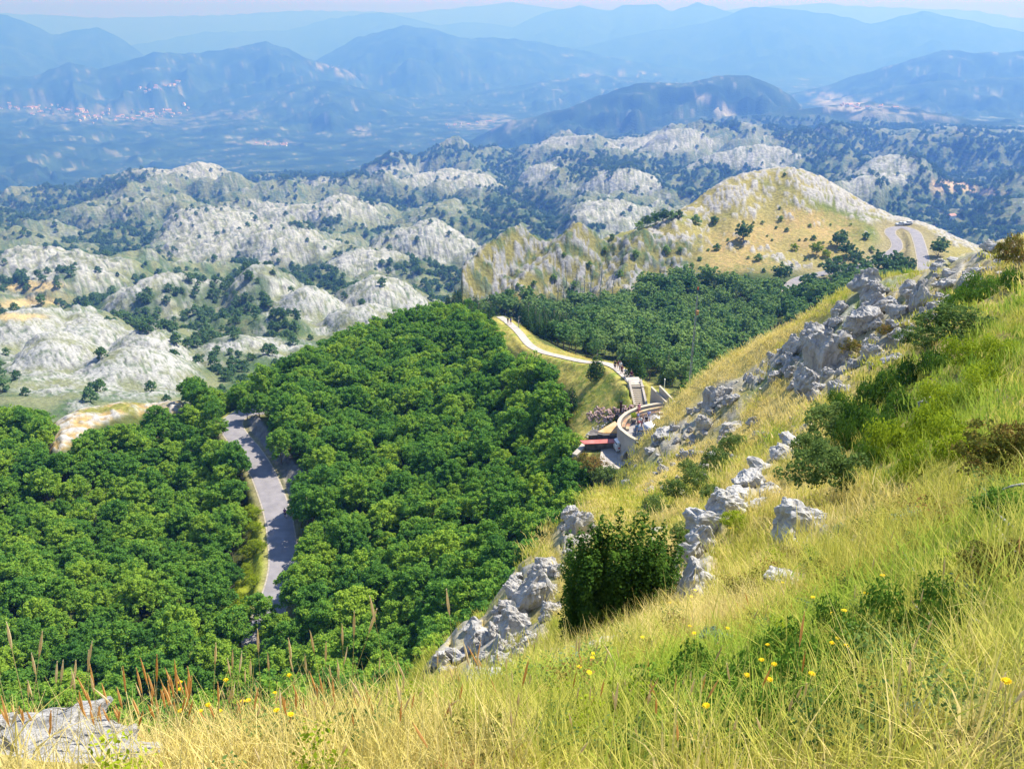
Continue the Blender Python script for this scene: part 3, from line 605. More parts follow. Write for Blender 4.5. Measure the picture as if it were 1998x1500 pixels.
def mat_ground(name, s1, s2, bump, bd, amt=0.5):
    m, t, b, out = new_mat(name)
    at = t.nodes.new('ShaderNodeAttribute'); at.attribute_name = 'cover'
    geo = t.nodes.new('ShaderNodeNewGeometry')
    n1 = t.nodes.new('ShaderNodeTexNoise'); n1.inputs['Scale'].default_value = s1; n1.inputs['Detail'].default_value = 8; n1.inputs['Roughness'].default_value = 0.65
    n2 = t.nodes.new('ShaderNodeTexVoronoi'); n2.inputs['Scale'].default_value = s2; n2.feature = 'F1'
    for n in (n1, n2): t.links.new(geo.outputs['Position'], n.inputs['Vector'])
    mr = t.nodes.new('ShaderNodeMapRange'); mr.inputs[1].default_value = 0.3; mr.inputs[2].default_value = 0.7; mr.inputs[3].default_value = 1 - amt; mr.inputs[4].default_value = 1 + amt * 0.8
    t.links.new(n1.outputs['Fac'], mr.inputs[0])
    mx = t.nodes.new('ShaderNodeVectorMath'); mx.operation = 'SCALE'
    t.links.new(at.outputs['Color'], mx.inputs[0]); t.links.new(mr.outputs[0], mx.inputs['Scale'])
    t.links.new(mx.outputs[0], b.inputs['Base Color'])
    ad = t.nodes.new('ShaderNodeMath'); ad.operation = 'ADD'
    t.links.new(n1.outputs['Fac'], ad.inputs[0]); t.links.new(n2.outputs['Distance'], ad.inputs[1])
    bp = t.nodes.new('ShaderNodeBump'); bp.inputs['Strength'].default_value = bump; bp.inputs['Distance'].default_value = bd
    t.links.new(ad.outputs[0], bp.inputs['Height']); t.links.new(bp.outputs['Normal'], b.inputs['Normal'])
    b.inputs['Roughness'].default_value = 0.95; b.inputs['Specular IOR Level'].default_value = 0.05
    return m
def ground_part(name, i0, i1, mat):
    P = np.stack([X_[i0:i1], Y_[i0:i1], Z_[i0:i1]], 2); nr, na = P.shape[:2]
    idx = np.arange(nr * na).reshape(nr, na)
    q = np.stack([idx[:-1, :-1], idx[:-1, 1:], idx[1:, 1:], idx[1:, :-1]], 2).reshape(-1, 4)[:, ::-1]
    me = npmesh(name, P.reshape(-1, 3), q, True)
    at = me.attributes.new('cover', 'FLOAT_COLOR', 'POINT')
    c4 = np.ones((nr * na, 4), np.float32); c4[:, :3] = np.clip(col[i0:i1].reshape(-1, 3), 0.01, 0.8)
    at.data.foreach_set('color', c4.ravel())
    me.materials.append(mat)
    return tag(link(name, me), kind='structure')
ground_part('hillside', 0, 331, mat_ground('slope_ground', 6.0, 4.0, 0.6, 0.06, 0.45))
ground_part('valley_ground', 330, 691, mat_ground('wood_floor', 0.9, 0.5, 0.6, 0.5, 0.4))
ground_part('karst_plateau', 690, 941, mat_ground('karst', 0.16, 0.1, 0.7, 3.0, 0.4))
ground_part('distant_mountains', 940, len(lr), mat_ground('far_land', 0.012, 0.006, 0.5, 25.0, 0.35))
# lowlands under everything, out to the horizon
gm = mat_noise('lowland_soil', (0.05, 0.08, 0.04), (0.09, 0.11, 0.06), 0.0005)
tag(link('lowland', pymesh('lowland', [(-90000, -90000, -1010), (90000, -90000, -1010), (90000, 90000, -1010), (-90000, 90000, -1010)], [(0, 1, 2, 3)]), gm), kind='structure')
# ------------------------------------------------------------------ the air
hv = bpy.data.materials.new('haze_air'); hv.use_nodes = True
t = hv.node_tree; t.nodes.clear(); o_ = t.nodes.new('ShaderNodeOutputMaterial'); pv = t.nodes.new('ShaderNodeVolumePrincipled')
pv.inputs['Color'].default_value = (0.086, 0.222, 0.76, 1); pv.inputs['Absorption Color'].default_value = (0.82, 0.665, 0.02, 1)
pv.inputs['Density'].default_value = 0.00025; pv.inputs['Anisotropy'].default_value = 0.25
t.links.new(pv.outputs[0], o_.inputs['Volume'])
bm = bmesh.new(); bmesh.ops.create_cube(bm, size=1.0)
zt, zb = 700.0, -1012.0
for v in bm.verts: v.co = Vector((v.co.x * 190000, v.co.y * 190000, zb if v.co.z < 0 else zt))
hm_ = bpy.data.meshes.new('haze'); bm.to_mesh(hm_); bm.free()
tag(link('haze', hm_, hv), kind='stuff')
# ------------------------------------------------------------------ plants
def quads_at(P, Nn, size, r, aspect=0.62):
    """leaf faces centred at P, facing roughly Nn"""
    n = len(P)
    t = r.normal(size=(n, 3)); t -= (t * Nn).sum(1, keepdims=True) * Nn; t /= np.linalg.norm(t, axis=1, keepdims=True) + 1e-9
    b = np.cross(Nn, t); s = size * r.uniform(0.6, 1.35, (n, 1))
    a = t * s * 0.5; c = b * s * 0.5 * aspect
    V = np.stack([P - a, P + c, P + a, P - c], 1).reshape(-1, 3)
    return V, np.arange(len(V)).reshape(-1, 4)
def leafcloud(name, blobs, per, size, seed, up=0.35, mat=None, jitter=0.7):
    """blobs: (x, y, z, rx, rz)"""
    r = np.random.default_rng(seed); Ps, Ns = [], []
    tot = sum(b[3] ** 2 for b in blobs)
    for (x, y, z, rx, rz) in blobs:
        k = max(6, int(per * len(blobs) * rx * rx / tot))
        d = r.normal(size=(k, 3)); d /= np.linalg.norm(d, axis=1, keepdims=True)
        d[:, 2] = np.where(d[:, 2] < -0.35, -d[:, 2], d[:, 2])
        rad = r.uniform(0.45, 1.28, (k, 1)) ** 0.8
        p = np.array([x, y, z]) + d * rad * np.array([rx, rx, rz])
        nn = d + r.normal(size=(k, 3)) * jitter + np.array([0, 0, up]); nn /= np.linalg.norm(nn, axis=1, keepdims=True)
        Ps.append(p); Ns.append(nn)
    V, Q = quads_at(np.concatenate(Ps), np.concatenate(Ns), size, r)
    me = npmesh(name, V, Q)
    if mat: me.materials.append(mat)
    return me
def tube(path, radii, k=6):
    V, F = [], []
    for i, (p, r) in enumerate(zip(path, radii)):
        p = Vector(p); d = (Vector(path[min(i + 1, len(path) - 1)]) - Vector(path[max(i - 1, 0)])).normalized()
        a = d.orthogonal().normalized(); b = d.cross(a)
        for j in range(k): th = 2 * PI * j / k; V.append(p + (a * math.cos(th) + b * math.sin(th)) * r)
    for i in range(len(path) - 1):
        for j in range(k): F.append((i * k + j, i * k + (j + 1) % k, (i + 1) * k + (j + 1) % k, (i + 1) * k + j))
    F.append(tuple(range(k))[::-1]); F.append(tuple((len(path) - 1) * k + j for j in range(k)))
    return V, F
def joinvf(parts):
    V, F = [], []
    for v, f in parts:
        o = len(V); V += list(v); F += [tuple(i + o for i in q) for q in f]
    return V, F
def trunk_mesh(name, h, r0, limbs, seed, mat):
    q = random.Random(seed); parts = []
    top = Vector((q.uniform(-.3, .3), q.uniform(-.3, .3), h))
    path = [Vector((0, 0, -0.6)), Vector((0, 0, 0.1)), top * 0.45 + Vector((q.uniform(-.15, .15), 0, 0)), top]
    parts.append(tube(path, [r0 * 1.3, r0, r0 * 0.65, r0 * 0.2]))
    for i in range(limbs):
        t = q.uniform(0.25, 0.8); th = i * 2.4 + q.uniform(-.4, .4); b = top * t; L = h * q.uniform(.28, .42)
        e = b + Vector((math.cos(th) * L, math.sin(th) * L, L * q.uniform(.4, .9)))
        parts.append(tube([b, (b + e) / 2 + Vector((0, 0, .1)), e], [r0 * .4, r0 * .28, r0 * .08], 5))
    V, F = joinvf(parts); me = pymesh(name, V, F, True); me.materials.append(mat); return me

M_BARK = mat_noise('bark', (0.12, 0.09, 0.07), (0.24, 0.20, 0.17), 6, 0.95, 0.5)
M_BARKG = mat_noise('grey_bark', (0.30, 0.28, 0.26), (0.48, 0.45, 0.42), 8, 0.95, 0.4)
M_BEECH = mat_leaf('beech_leaves', (0.045, 0.14, 0.034), (0.32, 0.46, 0.055), (0.15, 0.315, 0.05), 0.42, 0.16, 0.48, 0.82)
M_DARKLEAF = mat_leaf('pine_needles', (0.018, 0.055, 0.018), (0.07, 0.14, 0.04), None, 0.2, 0.2, 0.3)
M_VALLEY = mat_leaf('valley_leaves', (0.05, 0.14, 0.045), (0.25, 0.37, 0.11), (0.12, 0.24, 0.07), 0.3, 0.05, 0.45)
M_FARTREE = mat_leaf('scrub_leaves', (0.045, 0.115, 0.045), (0.14, 0.24, 0.09), None, 0.3, 0.02, 0.35)
M_SHRUB = mat_leaf('shrub_leaves', (0.05, 0.105, 0.03), (0.18, 0.26, 0.07), None, 0.35, 0.8, 0.3)
M_JUNIPER = mat_leaf('juniper_leaves', (0.030, 0.085, 0.016), (0.14, 0.26, 0.035), None, 0.25, 1.2, 0.3)
M_LIME = mat_leaf('lime_green_leaves', (0.17, 0.25, 0.015), (0.34, 0.42, 0.03), None, 0.4, 0.9, 0.25)
M_BLUELEAF = mat_leaf('blue_green_leaves', (0.10, 0.18, 0.13), (0.22, 0.32, 0.25), None, 0.25, 1, 0.2)
M_AUTUMN = mat_leaf('browning_leaves', (0.10, 0.13, 0.025), (0.34, 0.20, 0.07), (0.20, 0.20, 0.04), 0.3, 3.0, 0.2)
M_STRAW = mat_leaf('straw_grass', (0.46, 0.38, 0.10), (0.78, 0.64, 0.28), (0.62, 0.53, 0.16), 0.4, 0.6, 0.35)
M_YGRASS = mat_leaf('yellow_green_grass', (0.28, 0.34, 0.045), (0.62, 0.57, 0.14), (0.45, 0.46, 0.08), 0.4, 0.5, 0.35)
M_GRASS = mat_leaf('green_grass', (0.14, 0.26, 0.03), (0.38, 0.48, 0.07), None, 0.4, 0.5, 0.35)
M_EAR = mat_leaf('ripe_grass_ears', (0.66, 0.36, 0.11), (0.86, 0.56, 0.24), None, 0.5, 20, 0.5)
M_EARP = mat_leaf('pale_grass_ears', (0.66, 0.52, 0.28), (0.86, 0.72, 0.46), None, 0.5, 20, 0.5)
M_DWARF = mat_leaf('dwarf_pine_needles', (0.018, 0.055, 0.012), (0.085, 0.16, 0.022), None, 0.25, 2.5, 0.2)
M_STEM = mat_noise('straw_stem', (0.40, 0.34, 0.14), (0.52, 0.44, 0.2), 20)
M_PETAL = mat_noise('yellow_petals', (0.85, 0.60, 0.01), (0.95, 0.72, 0.03), 40)

def crown_blobs(h, r, n, seed, base=0.22, flat=0.75, small=1.0):
    q = random.Random(seed); bl = []
    for i in range(n):
        t = (i + 0.5) / n; zz = base + (1 - base) * t
        w_ = math.sqrt(max(0.0, 1 - ((zz - 0.5) / 0.52) ** 2)) if zz > 0.5 else 0.75 + 0.5 * zz
        th = i * 2.399 + q.uniform(-.3, .3); rr = r * w_ * q.uniform(0.45, 0.85) * (0.25 if t > 0.93 else 1)
        br = r * q.uniform(0.24, 0.42) * small
        bl.append((math.cos(th) * rr, math.sin(th) * rr, h * zz * 0.93, br, br * flat))
    bl.append((0, 0, h * 0.93, r * 0.3, r * 0.28)); bl.append((0, 0, h * 0.6, r * 0.62, h * 0.25))
    return bl
def pine_blobs(h, r, seed, tiers=9):
    q = random.Random(seed); bl = []
    for i in range(tiers):
        t = i / (tiers - 1); zz = h * (0.12 + 0.86 * t); R1 = r * (1 - t) ** 0.75 + 0.12
        k = max(1, int(7 * (1 - t) + 1))
        for j in range(k):
            th = 2 * PI * j / k + i + q.uniform(-.3, .3); rr = R1 * 0.62 if k > 1 else 0
            bl.append((math.cos(th) * rr, math.sin(th) * rr, zz + q.uniform(-.2, .2), max(R1 * 0.42, .2), h * 0.055))
    bl.append((0, 0, h * .45, r * .4, h * .38)); return bl
def spray_blobs(h, r, n, seed):
    """a crown of a few uneven lobes, each dressed in small upturned sprays"""
    q = random.Random(seed); lobes = [(0, 0, h * 0.62, r * 0.72, h * 0.34)]; bl = []
    for i in range(5):
        th = i * 1.3 + q.uniform(-.5, .5); d = r * q.uniform(.35, .62)
        lobes.append((math.cos(th) * d, math.sin(th) * d, h * q.uniform(.36, .74), r * q.uniform(.34, .58), h * q.uniform(.16, .28)))
    for i in range(n):
        l = lobes[q.randrange(len(lobes))] if i % 3 else lobes[0]
        z = q.uniform(-.35, 1); th = q.uniform(0, 6.283); k = math.sqrt(max(0, 1 - z * z)); e = q.uniform(.8, 1.12)
        bl.append((l[0] + math.cos(th) * k * l[3] * e, l[1] + math.sin(th) * k * l[3] * e, l[2] + z * l[4] * e, q.uniform(.24, .46), q.uniform(.22, .48)))
    bl.append((0, 0, h * .55, r * .5, h * .25))
    return bl
BEECH = [leafcloud('beech_crown', spray_blobs(6.6 + 0.5 * (i % 3), 2.5 + 0.2 * (i % 2), 105, 100 + i), 52, 0.30, 200 + i, 0.7, M_BEECH, 1.0) for i in range(7)]
BEECHT = [trunk_mesh('beech_trunk', 5.2, 0.16, 6, 300 + i, M_BARK) for i in range(7)]
VAL = [leafcloud('valley_crown', spray_blobs(8.0, 3.3, 70, 400 + i), 42, 0.50, 420 + i, 0.5, M_VALLEY) for i in range(4)]
PINE = [leafcloud('pine_crown', pine_blobs(8.5, 1.9, 440 + i), 60, 0.34, 450 + i, 0.3, M_DARKLEAF) for i in range(3)]
PINET = trunk_mesh('pine_trunk', 8.0, 0.17, 0, 460, M_BARK)
FART = [leafcloud('far_crown', crown_blobs(5.0, 3.0, 10, 470 + i, 0.1, small=0.9), 50, 0.8, 480 + i, 0.3, M_FARTREE) for i in range(4)]
BUSH = [leafcloud('bush_foliage', [(x * .42, y * .42, z * .23, a * .40, b * .42) for x, y, z, a, b in spray_blobs(6.4, 2.5, 75, 500 + i)], 48, 0.085, 510 + i, 0.5, M_SHRUB, 1.0) for i in range(4)]
CREEP = [leafcloud('creeper_foliage', [(rnd.uniform(-.75, .75), rnd.uniform(-.5, .5), rnd.uniform(0.0, 0.16), rnd.uniform(.16, .34), rnd.uniform(.10, .22)) for _ in range(14)], 260, 0.055, 520 + i, 0.5, M_JUNIPER) for i in range(3)]

def treeobj(name, crown, trunk, loc, rz, s, label, cat, group=None, mat=None, sz=None, tilt=None):
    o = empty(name, loc, rz); o.scale = (s, s, sz or s)
    c = link('crown', crown, None, o)
    if mat is not None: c.material_slots[0].link = 'OBJECT'; c.material_slots[0].material = mat
    if trunk is not None: link('trunk', trunk, None, o)
    return tag(o, label, cat, group)

# where trees can stand in the middle ground
def jitter_grid(x0, x1, y0, y1, sp, r):
    gx_, gy_ = np.meshgrid(np.arange(x0, x1, sp), np.arange(y0, y1, sp))
    return (gx_ + r.uniform(-.42, .42, gx_.shape) * sp).ravel(), (gy_ + r.uniform(-.42, .42, gy_.shape) * sp).ravel()
def gfield(F, x, y):
    a = np.arctan2(x, y); l = np.log(np.maximum(np.hypot(x, y), 0.71))
    j = np.clip(np.searchsorted(az, a), 0, len(az) - 1); i = np.clip(np.searchsorted(lr, l), 0, len(lr) - 1)
    return F[i, j]
HZP = np.vstack([np.full((1, len(az)), -9.0), hz[:-1]])
def visible_top(x, y, z, h):
    return (z + h) / np.hypot(x, y) >= gfield(HZP, x, y) + 0.002
def in_frame(x, y, z, pad=60):
    u, v = proj(x, y, z); return (u > -pad) & (u < 1998 + pad) & (v > -pad) & (v < 1500 + 3 * pad)
tx, ty = jitter_grid(-215, 225, 20, 350, 3.0, rng)
tz = ground_zs(tx, ty); tR = np.hypot(tx, ty); ta = np.arctan2(tx, ty)
keep = (tR > 52) & (tR < 345) & (np.abs(ta) < math.radians(46))
keep &= ~((tR > 186) & (ta < AS(385, 800)[0]) & (ta > AS(80, 820)[0]) & (rng.random(len(tx)) < 0.9))
keep &= (tR < 226) | (ta > AS(868, 600)[0])
keep &= (tR > 84) | ((ta < AS(1120, 1010)[0]) & (tz < -44))
tu, tv = proj(tx, ty, tz)
RV = [p for p in ROAD1P if float(proj(p.x, p.y, p.z)[1]) < 1200]; RW = [p for p in ROAD1P if float(proj(p.x, p.y, p.z)[1]) >= 1190 and float(proj(p.x, p.y, p.z)[1]) < 1225]
keep &= (pdist(tx, ty, [(p.x, p.y, p.z) for p in RV])[0] > 3.0) & (pdist(tx, ty, [(p.x, p.y, p.z) for p in RW])[0] > 1.5) & (pdist(tx, ty, [(p.x, p.y, p.z) for p in PATHP])[0] > 3.6) & (pdist(tx, ty, [(p.x, p.y, p.z) for p in ROAD2P[::2]])[0] > 3.8)
for poly in (MEADOW, [(a_, min(b_, 1270)) for a_, b_ in VERGE], VERGE2): keep &= ~inpoly(tu, tv, poly)
keep &= ~(inpoly(tu, tv, KNOB) & (rng.random(len(tx)) > 0.0)) & ~(inpoly(tu, tv, CUT) & (rng.random(len(tx)) > 0.15))
keep &= ~inpoly(tx, ty, [PZ(u, v, FLOOR_Z)[:2] for u, v in carpark_px]) & ~inpoly(tx, ty, [PZ(u, v, LOWER_Z)[:2] for u, v in lower_px])
# nothing tall between the eye and the footpath, the car park or the meadow
for poly in (MEADOW, [(958, 625), (985, 618), (1000, 640), (1040, 690), (1140, 712), (1060, 720), (1025, 690), (990, 668)], [(1100, 760), (1240, 790), (1340, 780), (1350, 830), (1240, 930), (1150, 930), (1118, 880)], [(975, 622), (992, 618), (1240, 740), (1240, 760), (1130, 716), (1050, 700)]):
    for h in (1.5, 3.5, 5.5, 7.0):
        u2, v2 = proj(tx, ty, tz + h); keep &= ~(inpoly(u2, v2, poly) & (tR < 205) & (tR > 84) & (u2 > 955))
for h in (3.0, 5.5):
    u2, v2 = proj(tx, ty, tz + h); keep &= ~(inpoly(u2, v2, KNOB) & (tv < 990) & (rng.random(len(tx)) < 0.93))
u2, v2 = proj(tx, ty, tz + 4.5)
ROADPX = [(518, 1165), (570, 1120), (572, 1040), (560, 985), (520, 930), (490, 880), (470, 850), (475, 825), (500, 803), (440, 835), (475, 880), (500, 930), (520, 1000), (528, 1080), (515, 1150)]
keep &= ~inpoly(u2, v2, ROADPX) & ~(inpoly(u2, v2, VERGE) & (v2 < 1200))
keep &= visible_top(tx, ty, tz, 8.0) & in_frame(tx, ty, tz + 4, 90)
# the bald hill carries no wood above its foot
hillup = (tR > 300) & (tv < np.interp(tu, [860, 1000, 1150, 1300, 1400, 1480, 1560, 1620, 1998], [590, 598, 604, 560, 556, 575, 590, 575, 540]))
keep &= ~hillup
tx, ty, tz, tR, tu, tv = (q[keep] for q in (tx, ty, tz, tR, tu, tv))
behind = (tR > 200) & (tu > 940) | ((tu > 1010) & (tv < 800) & (tR > 118) & (tv < np.interp(tu, [985, 1040, 1090, 1140, 1245, 1340], [625, 672, 694, 706, 750, 790])))
pine_line = behind & (tR < 262) & (tu < 1170) & (tv < 665) | (behind & (rng.random(len(tx)) < 0.07))
pine_line |= (~behind) & (tu > 860) & (tv < 640)
th2 = behind & ~pine_line & (rng.random(len(tx)) < 0.52)        # thinner stand of larger trees behind
kd = np.where(pine_line, 2, np.where(behind, 1, 0))
ok = ~th2
tx, ty, tz, tR, tu, tv, kd = (q[ok] for q in (tx, ty, tz, tR, tu, tv, kd))
order = np.argsort(tR)
scatter_stuff = {}                                  # name -> list of (x, y, z, rz, scale, prototype index)
SC_BEECH, SC_VAL, SC_PINE = [], [], []
nb = nv = npn = 0
BEECH_PROTO, VAL_PROTO, PINE_PROTO = [], [], []
for i in order:
    x, y, z = float(tx[i]), float(ty[i]), float(tz[i]) - 0.2
    s = rnd.choice((rnd.uniform(0.58, 0.8), rnd.uniform(0.75, 0.98), rnd.uniform(0.88, 1.15))); rz = rnd.uniform(0, 6.28)
    if kd[i] == 0:
        uu = tu[i]
        if nb < 230 and 0 < uu < 1998 and tv[i] < 1480:
            k = nb % 7; v_ = tv[i]
            zone = ('in the lower left corner wood' if uu < 220 and v_ > 1200 else 'at the left picture edge of the wood' if uu < 220 else 'close to the road on its left' if uu < 520 and uu > 400 else 'in the middle of the left wood') if uu < 520 else \
                   ('at the bottom of the wood, just above the foreground grass' if v_ > 1240 and uu < 850 else 'close to the right edge of the road' if uu < 640 else 'beside the rocky cliff of the slope' if uu > 900 and v_ > 1000 else 'near the yard and its sheds' if uu > 1000 else 'in the middle of the right wood')
            o = treeobj('beech_tree', BEECH[k], BEECHT[k], (x, y, z), rz, s, 'bushy green beech tree %s' % zone, 'tree', 'beech trees ' + zone)
            BEECH_PROTO.append(o); nb += 1
        else: SC_BEECH.append((x, y, z, rz, s * (1.0 if tR[i] < 150 else 1.08), rnd.randrange(7)))
    elif kd[i] == 1:
        if nv < 60:
            o = treeobj('leafy_tree', VAL[nv % 4], BEECHT[nv % 7], (x, y, z), rz, s * 0.9, 'grey-green leafy tree in the wood behind the footpath', 'tree', 'leafy trees behind the footpath'); VAL_PROTO.append(o); nv += 1
        else: SC_VAL.append((x, y, z, rz, s ** 1.5 * 1.12, rnd.randrange(4)))
    else:
        if npn < 60:
            o = treeobj('pine_tree', PINE[npn % 3], PINET, (x, y, z), rz, s * 0.85, 'dark green pine tree in the belt beyond the footpath', 'tree', 'dark pines beyond the footpath'); PINE_PROTO.append(o); npn += 1
        else: SC_PINE.append((x, y, z, rz, s * 0.85, rnd.randrange(3)))

def scatter(name, pts, protos, kind='stuff', label=None, cat=None):
    """one object: many copies of real, visible things (protos: list of lists of objects)"""
    P = np.array(pts, np.float32)
    me = bpy.data.meshes.new(name); me.vertices.add(len(P)); me.vertices.foreach_set('co', P[:, :3].ravel())
    for nm, ar in (('rz', P[:, 3]), ('scl', P[:, 4])):
        a_ = me.attributes.new(nm, 'FLOAT', 'POINT'); a_.data.foreach_set('value', np.ascontiguousarray(ar))
    a_ = me.attributes.new('pick', 'INT', 'POINT'); a_.data.foreach_set('value', P[:, 5].astype(np.int32))
    if P.shape[1] > 6:
        a_ = me.attributes.new('tilt', 'FLOAT', 'POINT'); a_.data.foreach_set('value', np.ascontiguousarray(P[:, 6]))
    o = link(name, me)
    g = bpy.data.node_groups.new(name + '_scatter', 'GeometryNodeTree')
    g.interface.new_socket('Geometry', in_out='INPUT', socket_type='NodeSocketGeometry'); g.interface.new_socket('Geometry', in_out='OUTPUT', socket_type='NodeSocketGeometry')
    gi, go = g.nodes.new('NodeGroupInput'), g.nodes.new('NodeGroupOutput'); jn = g.nodes.new('GeometryNodeJoinGeometry')
    def att(nm, ty):
        n = g.nodes.new('GeometryNodeInputNamedAttribute'); n.data_type = ty; n.inputs[0].default_value = nm; return n.outputs[0]
    cx = g.nodes.new('ShaderNodeCombineXYZ'); g.links.new(att('rz', 'FLOAT'), cx.inputs[2])
    if P.shape[1] > 6: g.links.new(att('tilt', 'FLOAT'), cx.inputs[1])
    sl = att('scl', 'FLOAT'); pk = att('pick', 'INT')
    for k, obs in enumerate(protos):
        cmp_ = g.nodes.new('FunctionNodeCompare'); cmp_.data_type = 'INT'; cmp_.operation = 'EQUAL'; cmp_.inputs[3].default_value = k; g.links.new(pk, cmp_.inputs[2])
        ip = g.nodes.new('GeometryNodeInstanceOnPoints')
        j2 = g.nodes.new('GeometryNodeJoinGeometry')
        for ob in obs:
            oi = g.nodes.new('GeometryNodeObjectInfo'); oi.inputs[0].default_value = ob; oi.transform_space = 'ORIGINAL'
            g.links.new(oi.outputs['Geometry'], j2.inputs[0])
        g.links.new(gi.outputs[0], ip.inputs['Points']); g.links.new(cmp_.outputs[0], ip.inputs['Selection']); g.links.new(j2.outputs[0], ip.inputs['Instance'])
        g.links.new(cx.outputs[0], ip.inputs['Rotation']); g.links.new(sl, ip.inputs['Scale']); g.links.new(ip.outputs[0], jn.inputs[0])
    g.links.new(jn.outputs[0], go.inputs[0])
    md = o.modifiers.new('scatter', 'NODES'); md.node_group = g
    return tag(o, label, cat, kind=kind)
def kids(o): return list(o.children)
scatter('beech_wood', SC_BEECH, [kids(BEECH_PROTO[k]) for k in range(7)])
scatter('valley_wood', SC_VAL, [kids(VAL_PROTO[k]) for k in range(4)])
if len(SC_PINE) > 3: scatter('pine_wood', SC_PINE, [kids(PINE_PROTO[k]) for k in range(3)])

# trees of the karst plateau: woods in the hollows, lone trees between them
kr_ = ring(300, 4400)
dA = np.gradient(A, axis=1)[kr_] * R_[kr_] * (np.gradient(R_, axis=0)[kr_])
spc = 5.5 + R_[kr_] / 260.0
lone = 0.09 * sstep(0.0, 0.35, N3[kr_]) * (R_[kr_] < 2500) + 0.012
pr = np.where(kz[kr_], (WOOD[kr_] * 0.85 + lone + 0.16 * sstep(0.15, 0.4, N8[kr_] + 0.5 * N3[kr_]) * (1 - domef[kr_])), 0) * dA / spc ** 2
pr *= (1 + 0.8 * (R_[kr_] > 700))
pr *= VIS[kr_] & (U_[kr_] > -60) & (U_[kr_] < 2060)
def edge_keep(M): return M
cnt = rng.poisson(np.clip(pr, 0, 3))
ii, jj = np.nonzero(cnt); reps = cnt[ii, jj]; ii = np.repeat(ii, reps) + kr_.start; jj = np.repeat(jj, reps)
ll = lr[ii] + rng.uniform(-.5, .5, len(ii)) * np.gradient(lr)[ii]; aa = az[jj] + rng.uniform(-.5, .5, len(ii)) * np.gradient(az)[jj]
kx, ky = np.exp(ll) * np.sin(aa), np.exp(ll) * np.cos(aa); kzz = ground_zs(kx, ky); kR = np.exp(ll)
ks = rng.uniform(0.6, 1.25, len(kx)) * (0.9 + kR / 2600.0)
o_ = np.argsort(kR); print('plateau trees', len(kx), 'wood', len(SC_BEECH), len(SC_VAL), len(SC_PINE))
FAR_PROTO, SC_FAR = [], []
for n_, i in enumerate(o_):
    if n_ < 110: FAR_PROTO.append(treeobj('round_tree', FART[n_ % 4], BEECHT[n_ % 7], (float(kx[i]), float(ky[i]), float(kzz[i]) - .3), rnd.uniform(0, 6.28), float(ks[i]), 'small round green tree among the nearer pale rock knolls', 'tree', 'round trees among the nearer rock knolls'))
    else: SC_FAR.append((kx[i], ky[i], kzz[i] - .3, rnd.uniform(0, 6.28), ks[i], n_ % 4))
scatter('plateau_woods', SC_FAR, [kids(FAR_PROTO[k]) for k in range(4)])

# shrubs and trees standing on the bald hill: (u, v of the foot, width px, kind)
HILLT = [(1450, 470, 38, 'd'), (1523, 430, 13, 'g'), (1487, 437, 9, 'g'), (1535, 452, 11, 'd'), (1580, 443, 9, 'g'), (1587, 468, 13, 'd'), (1572, 470, 8, 'd'), (1521, 408, 7, 'd'), (1689, 466, 17, 'd'), (1479, 508, 19, 'g'), (1523, 550, 38, 'd'),
         (1431, 548, 24, 'd'), (1454, 540, 9, 'd'), (1571, 508, 8, 'd'), (1550, 488, 18, 'l'), (1592, 497, 26, 'l'), (1610, 502, 20, 'l'), (1638, 482, 34, 'd'), (1650, 500, 30, 'd'), (1625, 545, 46, 'd'), (1668, 520, 34, 'd'), (1732, 545, 46, 'd'), (1712, 525, 36, 'd'),
         (1745, 530, 40, 'd'), (1690, 548, 44, 'd'), (1774, 532, 28, 'd'), (1830, 500, 36, 'd'), (1577, 570, 40, 'd'), (1600, 595, 50, 'd'), (1640, 575, 46, 'd'), (1660, 560, 50, 'd'), (1530, 343, 8, 'd'), (1514, 446, 7, 'd'), (1470, 436, 6, 'd'), (1606, 476, 7, 'd'), (1497, 462, 6, 'g'),
         (1393, 436, 20, 'd'), (1357, 436, 24, 'g'), (1248, 448, 24, 'g'), (1262, 444, 26, 'd'), (1278, 438, 26, 'g'), (1294, 432, 26, 'd'), (1310, 428, 24, 'g'), (1325, 424, 20, 'd'), (1194, 466, 14, 'd'), (1300, 492, 20, 'g'), (1327, 489, 11, 'g'), (1399, 488, 18, 'g'),
         (1365, 509, 12, 'g'), (1350, 522, 14, 'g'), (1042, 556, 14, 'g'), (1560, 470, 6, 'g'), (1506, 470, 6, 'g'), (1420, 470, 8, 'g'), (1460, 505, 8, 'g'), (1382, 490, 8, 'g'), (1240, 500, 18, 'g'), (1180, 490, 14, 'g'), (1150, 520, 16, 'g'), (1100, 500, 12, 'g'), (1080, 545, 16, 'g'),
         (1210, 540, 20, 'g'), (1255, 560, 22, 'g'), (1290, 580, 24, 'd'), (1120, 560, 18, 'g'), (1330, 560, 24, 'g'), (1370, 562, 20, 'd'), (1010, 560, 12, 'g'), (1600, 520, 9, 'd'), (1490, 530, 10, 'g'), (1545, 520, 8, 'd'), (1620, 440, 6, 'g'), (1660, 440, 6, 'g'), (1700, 490, 14, 'g'), (1758, 500, 10, 'g')]
nh = 0
